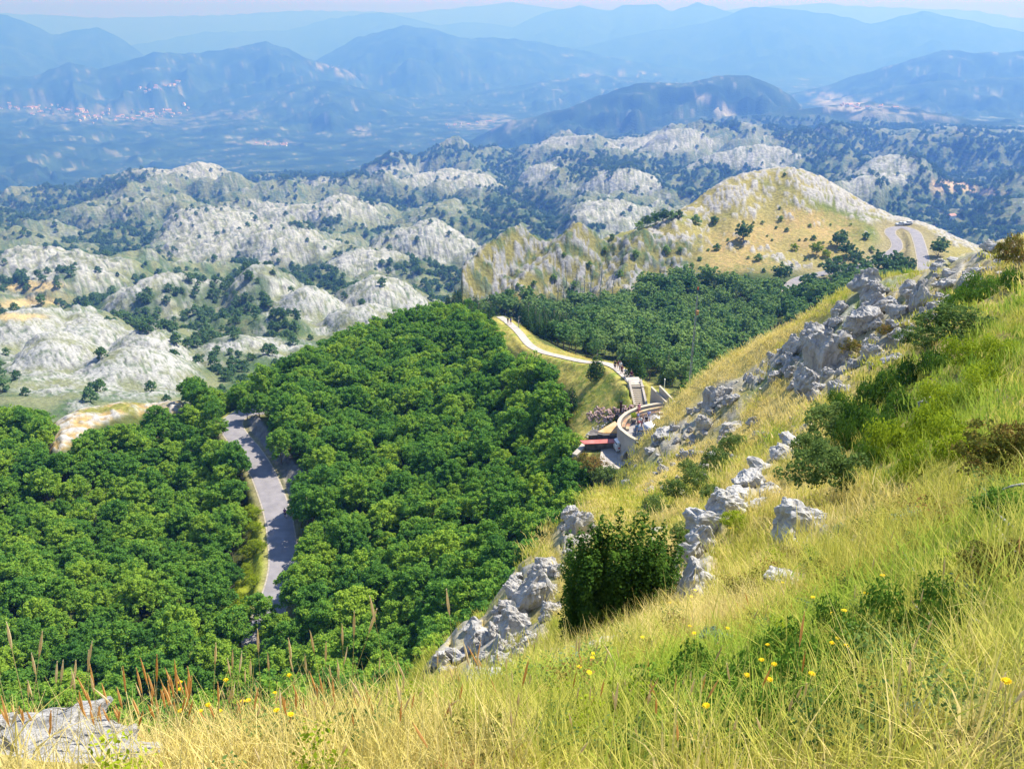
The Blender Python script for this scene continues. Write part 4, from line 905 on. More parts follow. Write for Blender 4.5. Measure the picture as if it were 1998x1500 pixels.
for (u, v, wpx, k) in HILLT:
    p = hit(u, v, 300, 560)
    if p is None: continue
    s = wpx / FPX * p.length / 6.0
    lab = {'d': 'dark green bushy tree', 'g': 'grey-green shrub', 'l': 'bright green low bush'}[k]
    if wpx == 38 and u == 1450: lb, gp = 'large round dark green tree alone on the bald hill', None
    elif u == 1194: lb, gp = 'small dark tree standing alone on the cliff crest', None
    elif u == 1830: lb, gp = 'dark green tree right of the hairpin bend', None
    elif u < 1340 and v < 450 and u > 1240: lb, gp = 'shrub in the row on the shoulder of the bald hill', 'row of shrubs on the hill shoulder'
    elif u < 1350: lb, gp = '%s growing on the rocky cliff of the hill' % lab, 'shrubs on the cliff'
    elif wpx > 25 and u > 1560: lb, gp = 'dark green tree in the grove below the hairpin bend', 'grove below the hairpin bend'
    else: lb, gp = '%s on the orange grass of the bald hill' % lab, 'shrubs on the bald hill'
    treeobj('hill_tree' if wpx > 16 else 'hill_shrub', VAL[nh % 4] if wpx > 25 else FART[nh % 4], BEECHT[nh % 7], p - Vector((0, 0, (2.0 if wpx > 25 else 1.0) * s)), rnd.uniform(0, 6), s * (0.95 if wpx <= 25 else 0.95), lb, 'tree' if wpx > 16 else 'shrub', gp, M_LIME if k == 'l' else (M_FARTREE if k == 'd' else M_VALLEY)); nh += 1
# singular trees of the middle ground: (u, v foot, height px, mesh, label)
SPECIAL = [(1163, 742, 62, 'pine', 'dark green bushy pine standing across the footpath'), (1241, 738, 66, 'pine', 'very dark pine right of the footpath, above the stairs'), (1116, 806, 58, 'pine', 'slim dark cypress-like tree at the meadow edge'),
           (1075, 860, 96, 'beech', 'large bright green round beech at the meadow edge'), (1030, 790, 90, 'beech', 'broad green beech left of the grassy meadow'), (1060, 780, 70, 'beech', 'bright beech where wood and meadow meet'),
           (1158, 925, 34, 'bush', 'small yellow-leaved bush below the lower yard'), (1100, 935, 60, 'beech', 'green beech below the red-roofed shed'), (1135, 915, 30, 'bush', 'browning bush at the left foot of the yard'), (1140, 945, 44, 'beech', 'small beech in front of the yard, left'), (1172, 948, 36, 'bush', 'olive bush in front of the yard'), (1190, 935, 24, 'bush', 'small olive bush at the yard edge, nearest the slope')]
for (u, v, hp, k, lb) in SPECIAL:
    p = hit(u, v, 84, 260); H = hp / FPX * p.length / 0.9
    if k == 'pine': treeobj('pine_tree', PINE[0 if u > 1120 else 2], PINET, p, rnd.uniform(0, 6), H / 8.5 * (1.25 if u > 1120 else 1.0), lb, 'tree', sz=H / 8.5)
    elif k == 'beech': treeobj('beech_tree', BEECH[int(u) % 7], BEECHT[0], p, rnd.uniform(0, 6), H / 7.0 * 1.1, lb, 'tree', mat=None)
    else: treeobj('shrub', BUSH[int(u) % 4], None, p, 0, H / 1.5, lb, 'bush', mat=M_AUTUMN if u < 1165 else M_SHRUB)
# dead trees on the foot of the cliff
def dead_tree(seed, H):
    q = random.Random(seed); parts = [tube([(0, 0, -.5), (q.uniform(-.1, .1), 0, H * .5), (q.uniform(-.3, .3), 0, H)], [.16, .11, .03], 5)]
    for i in range(9):
        b = Vector((0, 0, H * q.uniform(.3, .95))); th = q.uniform(0, 6.28); L = H * .16
        parts.append(tube([b, b + Vector((math.cos(th) * L, math.sin(th) * L, L * q.uniform(-.1, .6)))], [.05, .015], 4))
    V, F = joinvf(parts); return pymesh('dead_tree', V, F)
DT = [dead_tree(i, 8) for i in range(3)]
for m_ in DT: m_.materials.append(M_BARKG)
for i, (u, v, hp) in enumerate(((1098, 606, 60), (1112, 600, 48), (1130, 596, 52), (1150, 602, 70), (1171, 590, 56), (1160, 606, 44), (1182, 596, 48), (1140, 570, 44), (1124, 560, 40), (1105, 560, 36), (1195, 580, 40), (1172, 560, 50), (1088, 590, 40), (1208, 596, 36))):
    p = hit(u, v, 290, 420)
    if p is None: continue
    s = hp / FPX * p.length / 8.0
    o = link('dead_tree', DT[i % 3], None, None, p); o.scale = (s * 1.3, s * 1.3, s); tag(o, 'bare grey dead tree standing at the foot of the cliff', 'dead tree', 'dead trees at the cliff foot')
for i, (u, v, hp) in enumerate(((930, 640, 40), (1012, 640, 26))):
    p = hit(u, v, 150, 300) or PR(u, v, 210); s = hp / FPX * p.length / 8.0
    o = link('dead_tree', DT[i], None, None, p); o.scale = (s * 1.6, s * 1.6, s); tag(o, ('white bare dead trunk among the dark pines left of the path top', 'pale dead snag right of the path top')[i], 'dead tree')
# bright bushes along the road's verge
vx, vy = jitter_grid(-110, -20, 60, 190, 2.3, rng); vz = ground_zs(vx, vy); vu, vv = proj(vx, vy, vz)
vk = inpoly(vu, vv, VERGE) & (pdist(vx, vy, [(p.x, p.y, p.z) for p in ROAD1P])[0] > 3.0)
vp = [(x, y, z - .1) for x, y, z in zip(vx[vk], vy[vk], vz[vk])]
for n_, p in enumerate(vp[:90]):
    treeobj('verge_bush', BUSH[n_ % 4], None, p, rnd.uniform(0, 6), rnd.uniform(0.9, 1.5), 'yellow-green bush on the sunny verge left of the road', 'bush', 'yellow-green bushes on the road verge', M_LIME)
# ------------------------------------------------------------------ rocks
M_ROCK = None
def mat_rock(name, c1, c2, c3, sc1=1.2):
    m, t, b, out = new_mat(name)
    tc = t.nodes.new('ShaderNodeTexCoord')
    n1 = t.nodes.new('ShaderNodeTexNoise'); n1.inputs['Scale'].default_value = sc1; n1.inputs['Detail'].default_value = 9; n1.inputs['Roughness'].default_value = 0.7
    vo = t.nodes.new('ShaderNodeTexVoronoi'); vo.feature = 'DISTANCE_TO_EDGE'; vo.inputs['Scale'].default_value = sc1 * 2.7
    nw = t.nodes.new('ShaderNodeTexNoise'); nw.inputs['Scale'].default_value = sc1 * 2
    mxv = t.nodes.new('ShaderNodeMixRGB'); mxv.inputs[0].default_value = 0.25
    t.links.new(tc.outputs['Object'], nw.inputs['Vector']); t.links.new(tc.outputs['Object'], mxv.inputs[1]); t.links.new(nw.outputs['Color'], mxv.inputs[2])
    t.links.new(tc.outputs['Object'], n1.inputs['Vector']); t.links.new(mxv.outputs[0], vo.inputs['Vector'])
    r = t.nodes.new('ShaderNodeValToRGB'); r.color_ramp.elements[0].position = 0.3; r.color_ramp.elements[0].color = rgb(c1); r.color_ramp.elements[1].position = 0.62; r.color_ramp.elements[1].color = rgb(c2)
    e = r.color_ramp.elements.new(0.45); e.color = rgb(c3)
    t.links.new(n1.outputs['Fac'], r.inputs['Fac'])
    ck = t.nodes.new('ShaderNodeMapRange'); ck.inputs[1].default_value = 0.0; ck.inputs[2].default_value = 0.035; ck.inputs[3].default_value = 0.72; ck.inputs[4].default_value = 1.0
    t.links.new(vo.outputs['Distance'], ck.inputs[0])
    mx = t.nodes.new('ShaderNodeVectorMath'); mx.operation = 'SCALE'; t.links.new(r.outputs[0], mx.inputs[0]); t.links.new(ck.outputs[0], mx.inputs['Scale'])
    t.links.new(mx.outputs[0], b.inputs['Base Color'])
    ad = t.nodes.new('ShaderNodeMath'); ad.operation = 'MULTIPLY_ADD'; ad.inputs[1].default_value = 0.5
    t.links.new(ck.outputs[0], ad.inputs[0]); t.links.new(n1.outputs['Fac'], ad.inputs[2])
    bp = t.nodes.new('ShaderNodeBump'); bp.inputs['Strength'].default_value = 0.8; bp.inputs['Distance'].default_value = 0.06
    t.links.new(ad.outputs[0], bp.inputs['Height']); t.links.new(bp.outputs['Normal'], b.inputs['Normal'])
    b.inputs['Roughness'].default_value = 0.95; b.inputs['Specular IOR Level'].default_value = 0.1
    return m
M_ROCK = mat_rock('limestone', (0.20, 0.195, 0.205), (0.50, 0.48, 0.46), (0.36, 0.35, 0.345))
M_ROCKW = mat_rock('pale_limestone', (0.27, 0.265, 0.27), (0.56, 0.54, 0.52), (0.44, 0.43, 0.42), 2.2)
M_ROCKP = mat_rock('reddish_stone', (0.22, 0.13, 0.12), (0.45, 0.33, 0.31), (0.34, 0.24, 0.23), 1.5)
def rock_mesh(name, seed, n=16, sub=2, sharp=0.75, amp=0.10, mat=None):
    q = random.Random(seed); bm = bmesh.new()
    for i in range(n):
        d = Vector((q.gauss(0, 1), q.gauss(0, 1), q.gauss(0, 1))).normalized()
        d *= q.uniform(sharp - 0.2, 1.0); bm.verts.new((d.x, d.y, max(d.z, -0.6)))
    bmesh.ops.convex_hull(bm, input=bm.verts)
    for v in [v for v in bm.verts if not v.link_faces]: bm.verts.remove(v)
    if sub:
        bmesh.ops.bevel(bm, geom=bm.edges[:], offset=0.025, segments=1, affect='EDGES', clamp_overlap=True)
        bmesh.ops.triangulate(bm, faces=bm.faces[:])
        for _ in range(sub): bmesh.ops.subdivide_edges(bm, edges=bm.edges[:], cuts=1, use_grid_fill=True)
        bm.normal_update(); off = Vector((seed * 3.1, 0, 0))
        for v in bm.verts:
            p = v.co * 1.7 + off
            k = mnoise.fractal(p, 0.9, 2.1, 5) * amp + (abs(mnoise.noise(Vector((p.x * 2.2, p.y * 2.2, p.z * 0.7)))) - 0.25) * amp * 1.3
            k += (abs(mnoise.noise(Vector((p.x * 4.5, p.y * 4.5, p.z * 1.2)))) - 0.2) * amp * 0.55 + (mnoise.cell(p * 2.4) - 0.5) * amp * 0.25
            v.co += v.normal * k
    me = bpy.data.meshes.new(name); bm.to_mesh(me); bm.free()
    if mat: me.materials.append(mat)
    return me
ROCKS = [rock_mesh('rock', 600 + i, 15 + (i % 4) * 4, 3, 0.72, 0.15, M_ROCK) for i in range(12)]
STONES = [rock_mesh('stone', 640 + i, 11, 0, 0.7, 0, M_ROCK) for i in range(8)]
ROCKC = []
def place_rock(u, v, wpx, hpx, label, group=None, me=None, mat=None, rz=None, depth=0.8, rmin=1.5, rmax=82, sink=0.25, p=None, name='rock', tilt=0.3):
    p = p or hit(u, v, rmin, rmax)
    if p is None: return None
    if wpx < 22: name = 'stone'
    k = p.length / FPX * 1.22; wm, hm = wpx * k * 0.5, hpx * k * 0.5
    if wpx > 22: ROCKC.append((p.x, p.y, wm * 0.8))
    me = me or rnd.choice(ROCKS)
    o = link(name, me, None, None, p + Vector((0, 0, hm * (1 - 2 * sink) * 0.6)))
    o.scale = (wm, wm * depth, hm * 1.1); o.rotation_euler = (rnd.uniform(-tilt, tilt), rnd.uniform(-tilt, tilt), rz if rz is not None else rnd.uniform(-.6, .6) - math.atan2(p.x, p.y))
    if mat: o.material_slots[0].link = 'OBJECT'; o.material_slots[0].material = mat
    return tag(o, label, name, group)
BIG = [(1615, 745, 80, 120, 'tallest grey crag in the rock field, split by dark cracks'), (1590, 672, 62, 50, 'flat-topped square block perched left of the tall crag'), (1592, 712, 50, 60, 'grey block under the flat-topped stone'),
       (1690, 655, 74, 66, 'largest blue-grey boulder with a broad shaded front face'), (1727, 612, 56, 34, 'slanting slab right above the largest boulder'), (1702, 590, 50, 40, 'rounded pale boulder near the top of the rock field'),
       (1752, 620, 44, 36, 'split pale boulder at the right of the rock field'), (1790, 610, 40, 60, 'steep ribbed rock at the right end of the rock field'), (1747, 650, 40, 30, 'low dark block beside the split boulder'),
       (1550, 690, 40, 46, 'pinkish-grey block left of the square block'), (1640, 612, 34, 34, 'pale cube-like rock on the skyline of the rock field'), (1693, 570, 60, 44, 'jagged heap of shattered rock crowning the rock field'), (1640, 775, 46, 34, 'broken grey rock at the foot of the tall crag'),
       (1580, 770, 60, 60, 'leaning grey-blue rock at the lower left of the crag'), (1700, 700, 46, 36, 'pale ridged rock beside the brown grass tussock'), (1810, 800, 34, 30, 'lone pale rock in the bright green grass'), (1745, 712, 44, 24, 'low pale stone above the dark juniper'),
       (1555, 1066, 120, 90, 'big white angular boulder in the yellow grass'), (1535, 1150, 84, 50, 'flat pinkish gravelly rock half sunk in grass'), (1352, 1172, 84, 80, 'white boulder with a split face at the foot of the slab ridge'), (1352, 1105, 58, 66, 'rough grey rock above the split white boulder'),
       (1168, 1290, 84, 64, 'pointed grey-white boulder below the dark pine bush'), (1085, 1292, 44, 40, 'small grey rock left of the pointed boulder'), (965, 1372, 84, 76, 'slanted white rock at the edge of the near grass'), (1010, 1312, 40, 30, 'pale rock in straw grass under the cliff'),
       (1060, 1120, 50, 44, 'white rounded rock at the top of the cliff'), (1130, 1050, 60, 76, 'bluish crag on the skyline above the dark pine bush'), (1115, 1015, 40, 36, 'shattered rock on top of the bluish crag'),
       (1045, 1190, 80, 90, 'steep cliff rock with deep cracks'), (1000, 1240, 70, 60, 'cracked block low on the cliff'), (1075, 1210, 44, 60, 'blue-shaded block right on the cliff'), (930, 1265, 70, 50, 'fractured white boulder left on the cliff'),
       (900, 1295, 60, 40, 'layered rock at the lower left of the cliff'), (985, 1300, 56, 40, 'dark overhung rock under the cliff'), (945, 1335, 60, 40, 'tilted grey slab below the cliff'), (860, 1300, 36, 34, 'last rock of the cliff beside the forest'),
       (1395, 800, 44, 60, 'blue-grey upright rock left of the green bushes'), (1425, 850, 50, 34, 'white rock beside the upright rock'), (1372, 840, 40, 40, 'grey rock on the left of a pair above the bushes'), (1300, 858, 50, 26, 'pale rock lying on the slope by the car park'),
       (1320, 865, 16, 14, 'small round grey stone near the car park'), (1280, 1070, 50, 16, 'thin slab in the grass right of the dark pine'), (1290, 1040, 40, 16, 'second thin slab in the grass, farther up')]
for i, (u, v, w_, h_, lb) in enumerate(BIG):
    near_ = v > 980
    place_rock(u, v - h_ * 0.15, w_ * 1.08, h_ * 1.1, lb, None, ROCKS[i % 12], M_ROCKW if (v > 1040 and u > 1130) else None, tilt=0.2)
# the slab ridge running up the slope
for i, (u, v, w_, h_) in enumerate(((1385, 1030, 70, 50), (1412, 1000, 66, 46), (1438, 975, 60, 40), (1465, 950, 60, 40), (1492, 925, 60, 36), (1530, 890, 46, 26), (1550, 870, 50, 26), (1370, 1060, 46, 40), (1498, 965, 44, 26), (1470, 990, 40, 22))):
    place_rock(u, v, w_ * 1.3, h_ * 1.3, 'slanting slab in the pale rock ridge up the slope', 'slabs of the rock ridge', ROCKS[(i * 5) % 12], M_ROCKW)
def rock_poly(poly, n, w0, w1, label, group, hr=0.7, mat=None, seed=5, rmin=14, rmax=82):
    q = random.Random(seed); us = [p[0] for p in poly]; vs = [p[1] for p in poly]; c = 0
    for _ in range(n * 6):
        u, v = q.uniform(min(us), max(us)), q.uniform(min(vs), max(vs))
        if not bool(inpoly(np.array([u]), np.array([v]), poly)[0]): continue
        wp = w0 + (w1 - w0) * q.random() ** 2
        o = place_rock(u, v, wp, wp * hr * q.uniform(.8, 1.3), label, group, rmin=rmin, rmax=rmax, mat=mat, me=(ROCKS[q.randrange(12)] if wp > 12 else STONES[q.randrange(8)]))
        if o: c += 1
        if c >= n: break
rock_poly([(1540, 790), (1500, 760), (1540, 690), (1640, 600), (1700, 560), (1830, 565), (1875, 590), (1790, 660), (1730, 690), (1650, 790)], 85, 16, 46, 'grey limestone block in the rock field on the right slope', 'blocks of the rock field', 0.75, None, 1)
rock_poly([(1350, 795), (1500, 700), (1640, 605), (1640, 650), (1520, 740), (1430, 800), (1340, 850), (1290, 870)], 42, 9, 30, 'pale stone along the slope edge above the car park', 'stones along the slope edge', 0.7, None, 2)
rock_poly([(1350, 800), (1500, 705), (1640, 610), (1700, 580), (1640, 650), (1480, 765), (1340, 850)], 48, 8, 24, 'small weathered stone in the straw grass near the slope edge', 'small stones near the slope edge', 0.7, None, 12)
rock_poly([(1240, 900), (1420, 800), (1560, 800), (1480, 900), (1340, 990), (1250, 1000)], 30, 8, 28, 'little grey stone amid the grass above the band of bushes', 'little stones above the bushes', 0.7, None, 13)
rock_poly([(1800, 530), (1900, 490), (1998, 468), (1998, 520), (1900, 560), (1850, 580)], 30, 14, 46, 'weathered pale rock on the skyline at the right', 'rocks on the right skyline', 0.5, M_ROCKW, 3)
rock_poly([(1140, 985), (1290, 850), (1420, 860), (1440, 920), (1250, 1000), (1170, 1010)], 45, 9, 32, 'small white stone scattered in the grass below the car park', 'stones scattered in the grass', 0.7, None, 4)
rock_poly([(850, 1300), (960, 1180), (1060, 1090), (1110, 1100), (1100, 1200), (1060, 1260), (960, 1340), (880, 1350)], 60, 18, 50, 'broken limestone block in the cliff below the slope', 'blocks of the near cliff', 0.9, None, 5)
rock_poly([(1100, 1090), (1095, 1000), (1140, 990), (1170, 1010), (1150, 1070)], 14, 10, 26, 'broken piece of the bluish crag', 'pieces of the bluish crag', 0.9, None, 6)
rock_poly([(1590, 1045), (1690, 1045), (1680, 1075), (1600, 1080)], 26, 6, 16, 'small rubble stone beside the white boulder', 'rubble beside the white boulder', 0.5, M_ROCKW, 7, rmin=5)
rock_poly([(1480, 830), (1998, 620), (1998, 760), (1500, 900)], 8, 12, 26, 'small stone showing between the junipers', 'stones between the junipers', 0.6, None, 8, rmin=10)
# the near white boulder, bottom left
M_ROCKN = mat_rock('near_pale_limestone', (0.20, 0.195, 0.20), (0.48, 0.465, 0.45), (0.36, 0.35, 0.34), 5.0)
NR = rock_mesh('white_boulder', 777, 40, 4, 0.86, 0.13, M_ROCKN)
o = link('boulder', NR, None, None, PR(110, 1520, 3.2) - Vector((0, 0, 0.06))); o.scale = (0.60, 0.42, 0.30); o.rotation_euler = (0.1, 0.12, 0.5)
tag(o, 'large white rough boulder behind orange grass stalks, bottom left', 'rock')
o = link('boulder', rock_mesh('white_boulder_small', 779, 30, 3, 0.8, 0.12, M_ROCKN), None, None, PR(270, 1492, 3.1) - Vector((0, 0, 0.08))); o.scale = (0.17, 0.16, 0.13)
tag(o, 'smaller pale rock touching the right end of the large white boulder', 'rock')

# ------------------------------------------------------------------ grass
def tuft(name, seed, n, L, wd, rad, lean, seg=3, curl=0.5, mat=None, spread_=0.75):
    r = np.random.default_rng(seed)
    b = np.stack([r.normal(0, rad * .5, n), r.normal(0, rad * .5, n), np.full(n, -0.03)], 1)
    th = r.uniform(0, 2 * PI, n); le = L * r.uniform(0.45, 1.15, n)
    out = np.stack([np.cos(th), np.sin(th)], 1) * r.uniform(0.05, spread_, (n, 1)); out[:, 0] -= lean
    side = np.stack([-np.sin(th + .6), np.cos(th + .6), np.zeros(n)], 1)
    V = []; r_w = r.uniform(0.5, 1.5, n)
    for k in range(seg + 1):
        t = k / seg
        p = b.copy(); p[:, :2] += out * (le * t ** (1 + curl))[:, None]; p[:, 2] += le * t * (1 - 0.28 * t * np.linalg.norm(out, axis=1))
        w_ = (wd * r_w * (1 - t * 0.9))[:, None]
        V.append(p - side * w_ / 2); V.append(p + side * w_ / 2)
    V = np.stack(V, 1); m = 2 * (seg + 1); Q = []
    base = np.arange(n)[:, None] * m
    for k in range(seg): Q.append(base + np.array([2 * k, 2 * k + 1, 2 * k + 3, 2 * k + 2])[None])
    me = npmesh(name, V.reshape(-1, 3), np.concatenate(Q)); me.materials.append(mat); return me
TUFTS = []
for i, mt in enumerate((M_STRAW, M_YGRASS, M_GRASS)):
    for j in range(3): TUFTS.append(tuft('near_tuft', 700 + i * 10 + j, (44, 30, 22)[j], (0.22, 0.32, 0.42)[j] if mt is not M_GRASS else 0.22, (0.008, 0.0085, 0.007)[j], (0.15, 0.13, 0.09)[j], (0.10, 0.26, 0.16)[j], 4, (1.0, 0.8, 0.5)[j], mt, (1.7, 0.9, 0.6)[j]))
FTUFTS = []
for i, mt in enumerate((M_STRAW, M_YGRASS, M_GRASS)):
    for j in range(2): FTUFTS.append(tuft('far_tuft', 740 + i * 10 + j, 60, 0.33, 0.020, 0.34, 0.35, 3, 0.8, mt))
FFT = []
for i, mt in enumerate((M_STRAW, M_YGRASS, M_GRASS)):
    for j in range(2): FFT.append(tuft('farther_tuft', 760 + i * 10 + j, 56, 0.33, 0.045, 0.62, 0.4, 2, 0.8, mt))
def grass_points(lo, hi, sp, seed, upto=None):
    r = np.random.default_rng(seed)
    x, y = jitter_grid(-hi * 0.75, hi * 0.75, 0.5, hi, sp, r); R = np.hypot(x, y)
    m = (R >= lo) & (R < hi); x, y, R = x[m], y[m], R[m]
    z = ground_zs(x, y); u, v = proj(x, y, z)
    m = (u > -120) & (u < 2120) & (v < 1640) & visible_top(x, y, z, 0.45)
    x, y, z, R, u, v = (q[m] for q in (x, y, z, R, u, v))
    rk = gfield(rockn, x, y); m = (rk < 0.25) | (r.random(len(x)) < 0.10)
    bp_ = PR(140, 1490, 3.35); m &= np.hypot((x - bp_.x) / 0.62, (y - bp_.y - 0.0) / 0.55) > 1
    mat_ = np.exp(-(((u - 1480) / 380) ** 2 + ((v - 1360) / 75) ** 2)); m &= ~(r.random(len(x)) < 0.9 * mat_ * (R < 8))
    for (rx_, ry_, rr_) in ROCKC: m &= np.hypot(x - rx_, y - ry_) > rr_
    band = np.maximum.reduce([np.exp(-(((u - a) / b) ** 2 + ((v - c) / d) ** 2)) for a, b, c, d in ((1720, 90, 800, 50), (1690, 60, 880, 50), (1850, 90, 690, 45), (1820, 110, 870, 55), (1940, 80, 575, 25), (1930, 90, 930, 70), (1600, 60, 930, 60))])
    m &= ~((r.random(len(x)) < 0.85 * band) & (R > 8))
    return [q[m] for q in (x, y, z, R, u, v)]
def green_at(x, y, u, v, r):
    n1, n2 = gfield(N1, x, y), gfield(N2, x, y)
    g = 0.20 + 0.9 * n1 + 0.85 * n2
    g = g - 0.08 + 0.85 * np.exp(-(((u - 1850) / 190) ** 2 + ((v - 780) / 170) ** 2)) + 0.5 * np.exp(-(((u - 1250) / 160) ** 2 + ((v - 1010) / 60) ** 2)) + 0.6 * np.exp(-(((u - 1480) / 330) ** 2 + ((v - 1350) / 80) ** 2))
    g = g - 0.5 * np.exp(-(((u - 1880) / 150) ** 2 + ((v - 1380) / 110) ** 2)) - 0.5 * np.exp(-(((u - 300) / 420) ** 2 + ((v - 1430) / 90) ** 2)) - 0.45 * np.exp(-(((u - 1500) / 170) ** 2 + ((v - 740) / 110) ** 2)) - 0.3 * np.exp(-(((u - 1650) / 180) ** 2 + ((v - 980) / 60) ** 2))
    g = g + r.normal(0, 0.16, len(x))
    return np.where(g > 0.62, 2, np.where(g > 0.05, 1, 0))
def proto_tufts(meshes, where, label, group):
    obs = []
    for k, me in enumerate(meshes):
        p = hit(*where[k % len(where)], 1.0, 82); o = link('grass_tuft', me, None, None, p); o.rotation_euler = (0, 0, 0.3 * k)
        tag(o, label, 'grass', group); obs.append([o])
    return obs
gp = proto_tufts(TUFTS, [(500 + 150 * k, 1470 - 12 * k) for k in range(9)], 'tuft of dry leaning grass in the foreground', 'grass tufts in the foreground')
gp2 = proto_tufts(FTUFTS, [(1250 + 90 * k, 1190 - 10 * k) for k in range(6)], 'yellow grass tussock on the slope in front', 'grass tussocks on the slope')
gp3 = proto_tufts(FFT, [(1400 + 80 * k, 880 - 20 * k) for k in range(6)], 'grass tussock high on the right slope', 'grass tussocks high on the slope')
nr_ = np.random.default_rng(5)
def spread(name, lo, hi, sp, seed, protos, per, s0, s1):
    x, y, z, R, u, v = grass_points(lo, hi, sp, seed); g = green_at(x, y, u, v, nr_)
    pick = g * per + nr_.integers(0, per, len(x)); pts = np.stack([x, y, z, nr_.normal(-0.2, 1.0, len(x)), nr_.uniform(s0, s1, len(x)), pick], 1)
    scatter(name, pts, protos); return len(x)
ng = [spread('near_grass', 1.3, 4.6, 0.095, 31, gp, 3, 0.5, 1.05), spread('foreground_grass', 4.6, 11, 0.15, 32, gp, 3, 0.9, 1.5),
      spread('slope_grass', 10.5, 27, 0.33, 33, gp2, 2, 0.6, 1.2), spread('upper_slope_grass', 26, 84, 0.62, 34, gp3, 2, 0.6, 1.15)]
print('grass', ng)
sx_, sy_, sz_, sR_, su_, sv_ = grass_points(2.3, 7.5, 0.16, 77); sel = nr_.random(len(sx_)) < 0.42 * np.exp(-(((sv_ - 1480) / 170) ** 2)) + 0.05
SEEDP = np.stack([sx_, sy_, sz_, nr_.uniform(0, 6.28, len(sx_)), nr_.uniform(.45, .85, len(sx_)), nr_.integers(0, 3, len(sx_)), nr_.normal(-0.12, 0.22, len(sx_))], 1)[sel]
# grass of the meadow by the path
mx_, my_ = jitter_grid(-40, 75, 95, 225, 0.95, rng); mz_ = ground_zs(mx_, my_); mu_, mv_ = proj(mx_, my_, mz_)
mk_ = inpoly(mu_, mv_, MEADOW) & (pdist(mx_, my_, [(p.x, p.y, p.z) for p in PATHP])[0] > 1.7) & ~inpoly(mx_, my_, [PZ(u, v, FLOOR_Z)[:2] for u, v in carpark_px])
mx_, my_, mz_ = mx_[mk_], my_[mk_], mz_[mk_]; g_ = np.where(gfield(N1, mx_, my_) + nr_.normal(0, .2, len(mx_)) > 0.25, 1, 0)
scatter('meadow_grass', np.stack([mx_, my_, mz_, nr_.uniform(0, 6.28, len(mx_)), nr_.uniform(.5, 1.0, len(mx_)), g_ * 2 + nr_.integers(0, 2, len(mx_))], 1), gp3)

# ------------------------------------------------------------------ shrubs of the near slope: (u, v foot, width px, height px, kind, label, group)
def shrub(u, v, wpx, hpx, kind, label, group=None, name='shrub', rmin=4, rmax=82):
    p = hit(u, v, rmin, rmax)
    if p is None: return
    k = p.length / FPX; me = {'b': BUSH, 'c': CREEP}[kind[0]]; me = me[rnd.randrange(len(me))]
    mt = {'s': M_SHRUB, 'j': M_JUNIPER, 'l': M_LIME, 'a': M_AUTUMN, 'u': M_BLUELEAF, 'd': M_DARKLEAF}[kind[1]]
    o = empty(name, p - Vector((0, 0, 0.05)), rnd.uniform(0, 6.28) if kind[0] == 'b' else rnd.uniform(-.5, .5))
    if kind[0] == 'b': o.scale = (wpx * k / 2.1, wpx * k / 2.1, hpx * k / 1.55)
    else: o.scale = (wpx * k / 1.7, wpx * k / 1.7, hpx * k / 0.26)
    f = link('foliage', me, None, o); f.material_slots[0].link = 'OBJECT'; f.material_slots[0].material = mt
    return tag(o, label, 'shrub', group)
# the dark dwarf pine
def shoots(n, seed, W2, H):
    q = random.Random(seed); bl = []
    for i in range(n):
        x, y = q.uniform(-W2, W2), q.uniform(-.55, .55); H1 = H * (1 - .35 * (abs(x) / W2) ** 2 - .15 * abs(y)) * q.uniform(.62, 1.0); lx = x * .25 + q.uniform(-.1, .1)
        k = max(3, int(H1 / .15))
        for j in range(k):
            t = j / (k - 1); bl.append((x + lx * t, y + q.uniform(-.05, .05), .06 + H1 * t, (.20 - .13 * t) * q.uniform(.8, 1.3), .12))
    return bl
PB = shoots(92, 5, .95, 2.1)
PM = leafcloud('dwarf_pine_foliage', PB, 70, 0.062, 900, 1.6, M_DWARF, 0.7)
PM2 = trunk_mesh('dwarf_pine_stem', 1.0, 0.05, 4, 901, M_BARK)
p = hit(1205, 1225, 9, 30); k = p.length / FPX
o = empty('dwarf_pine', p, 0.2); o.scale = (200 * k / 2.0, 200 * k / 2.0, 270 * k / 2.25)
link('foliage', PM, None, o); link('stem', PM2, None, o); tag(o, 'dense dark green dwarf pine beside the near cliff', 'pine')
shrub(1125, 1160, 80, 100, 'bs', 'lighter green bush against the left of the dwarf pine')
shrub(1150, 1210, 90, 90, 'bd', 'very dark low bush in front of the dwarf pine')
shrub(1265, 1150, 60, 70, 'bj', 'olive-green twiggy bush at the right of the dwarf pine')
shrub(1600, 985, 150, 130, 'bs', 'large glossy green bush right of the slab ridge')
shrub(1610, 880, 120, 100, 'bs', 'upper half of the tall green bush below the crag')
shrub(1575, 925, 90, 90, 'bs', 'narrow green bush at the left of the tall bush')
for i, (u, v, w_, h_) in enumerate(((1275, 1010, 60, 50), (1315, 985, 66, 56), (1355, 965, 66, 60), (1395, 935, 70, 66), (1420, 900, 60, 56), (1340, 935, 50, 44), (1385, 990, 60, 50), (1440, 880, 40, 36))):
    shrub(u, v, w_, h_, 'bs', 'grey-green bush in the band of bushes across the slope', 'band of bushes across the slope')
shrub(1330, 1065, 60, 50, 'bs', 'small green bush left of the slab ridge')
shrub(1855, 690, 150, 90, 'bs', 'broad green bush on the upper right slope'); shrub(1790, 690, 80, 50, 'bs', 'low green bush beside the broad bush')
shrub(1958, 545, 60, 80, 'ba', 'upright olive bush near the right skyline'); shrub(1655, 695, 50, 36, 'ba', 'brown-green tussock bush amid the crags'); shrub(1725, 662, 34, 30, 'ba', 'small olive bush between the boulders')
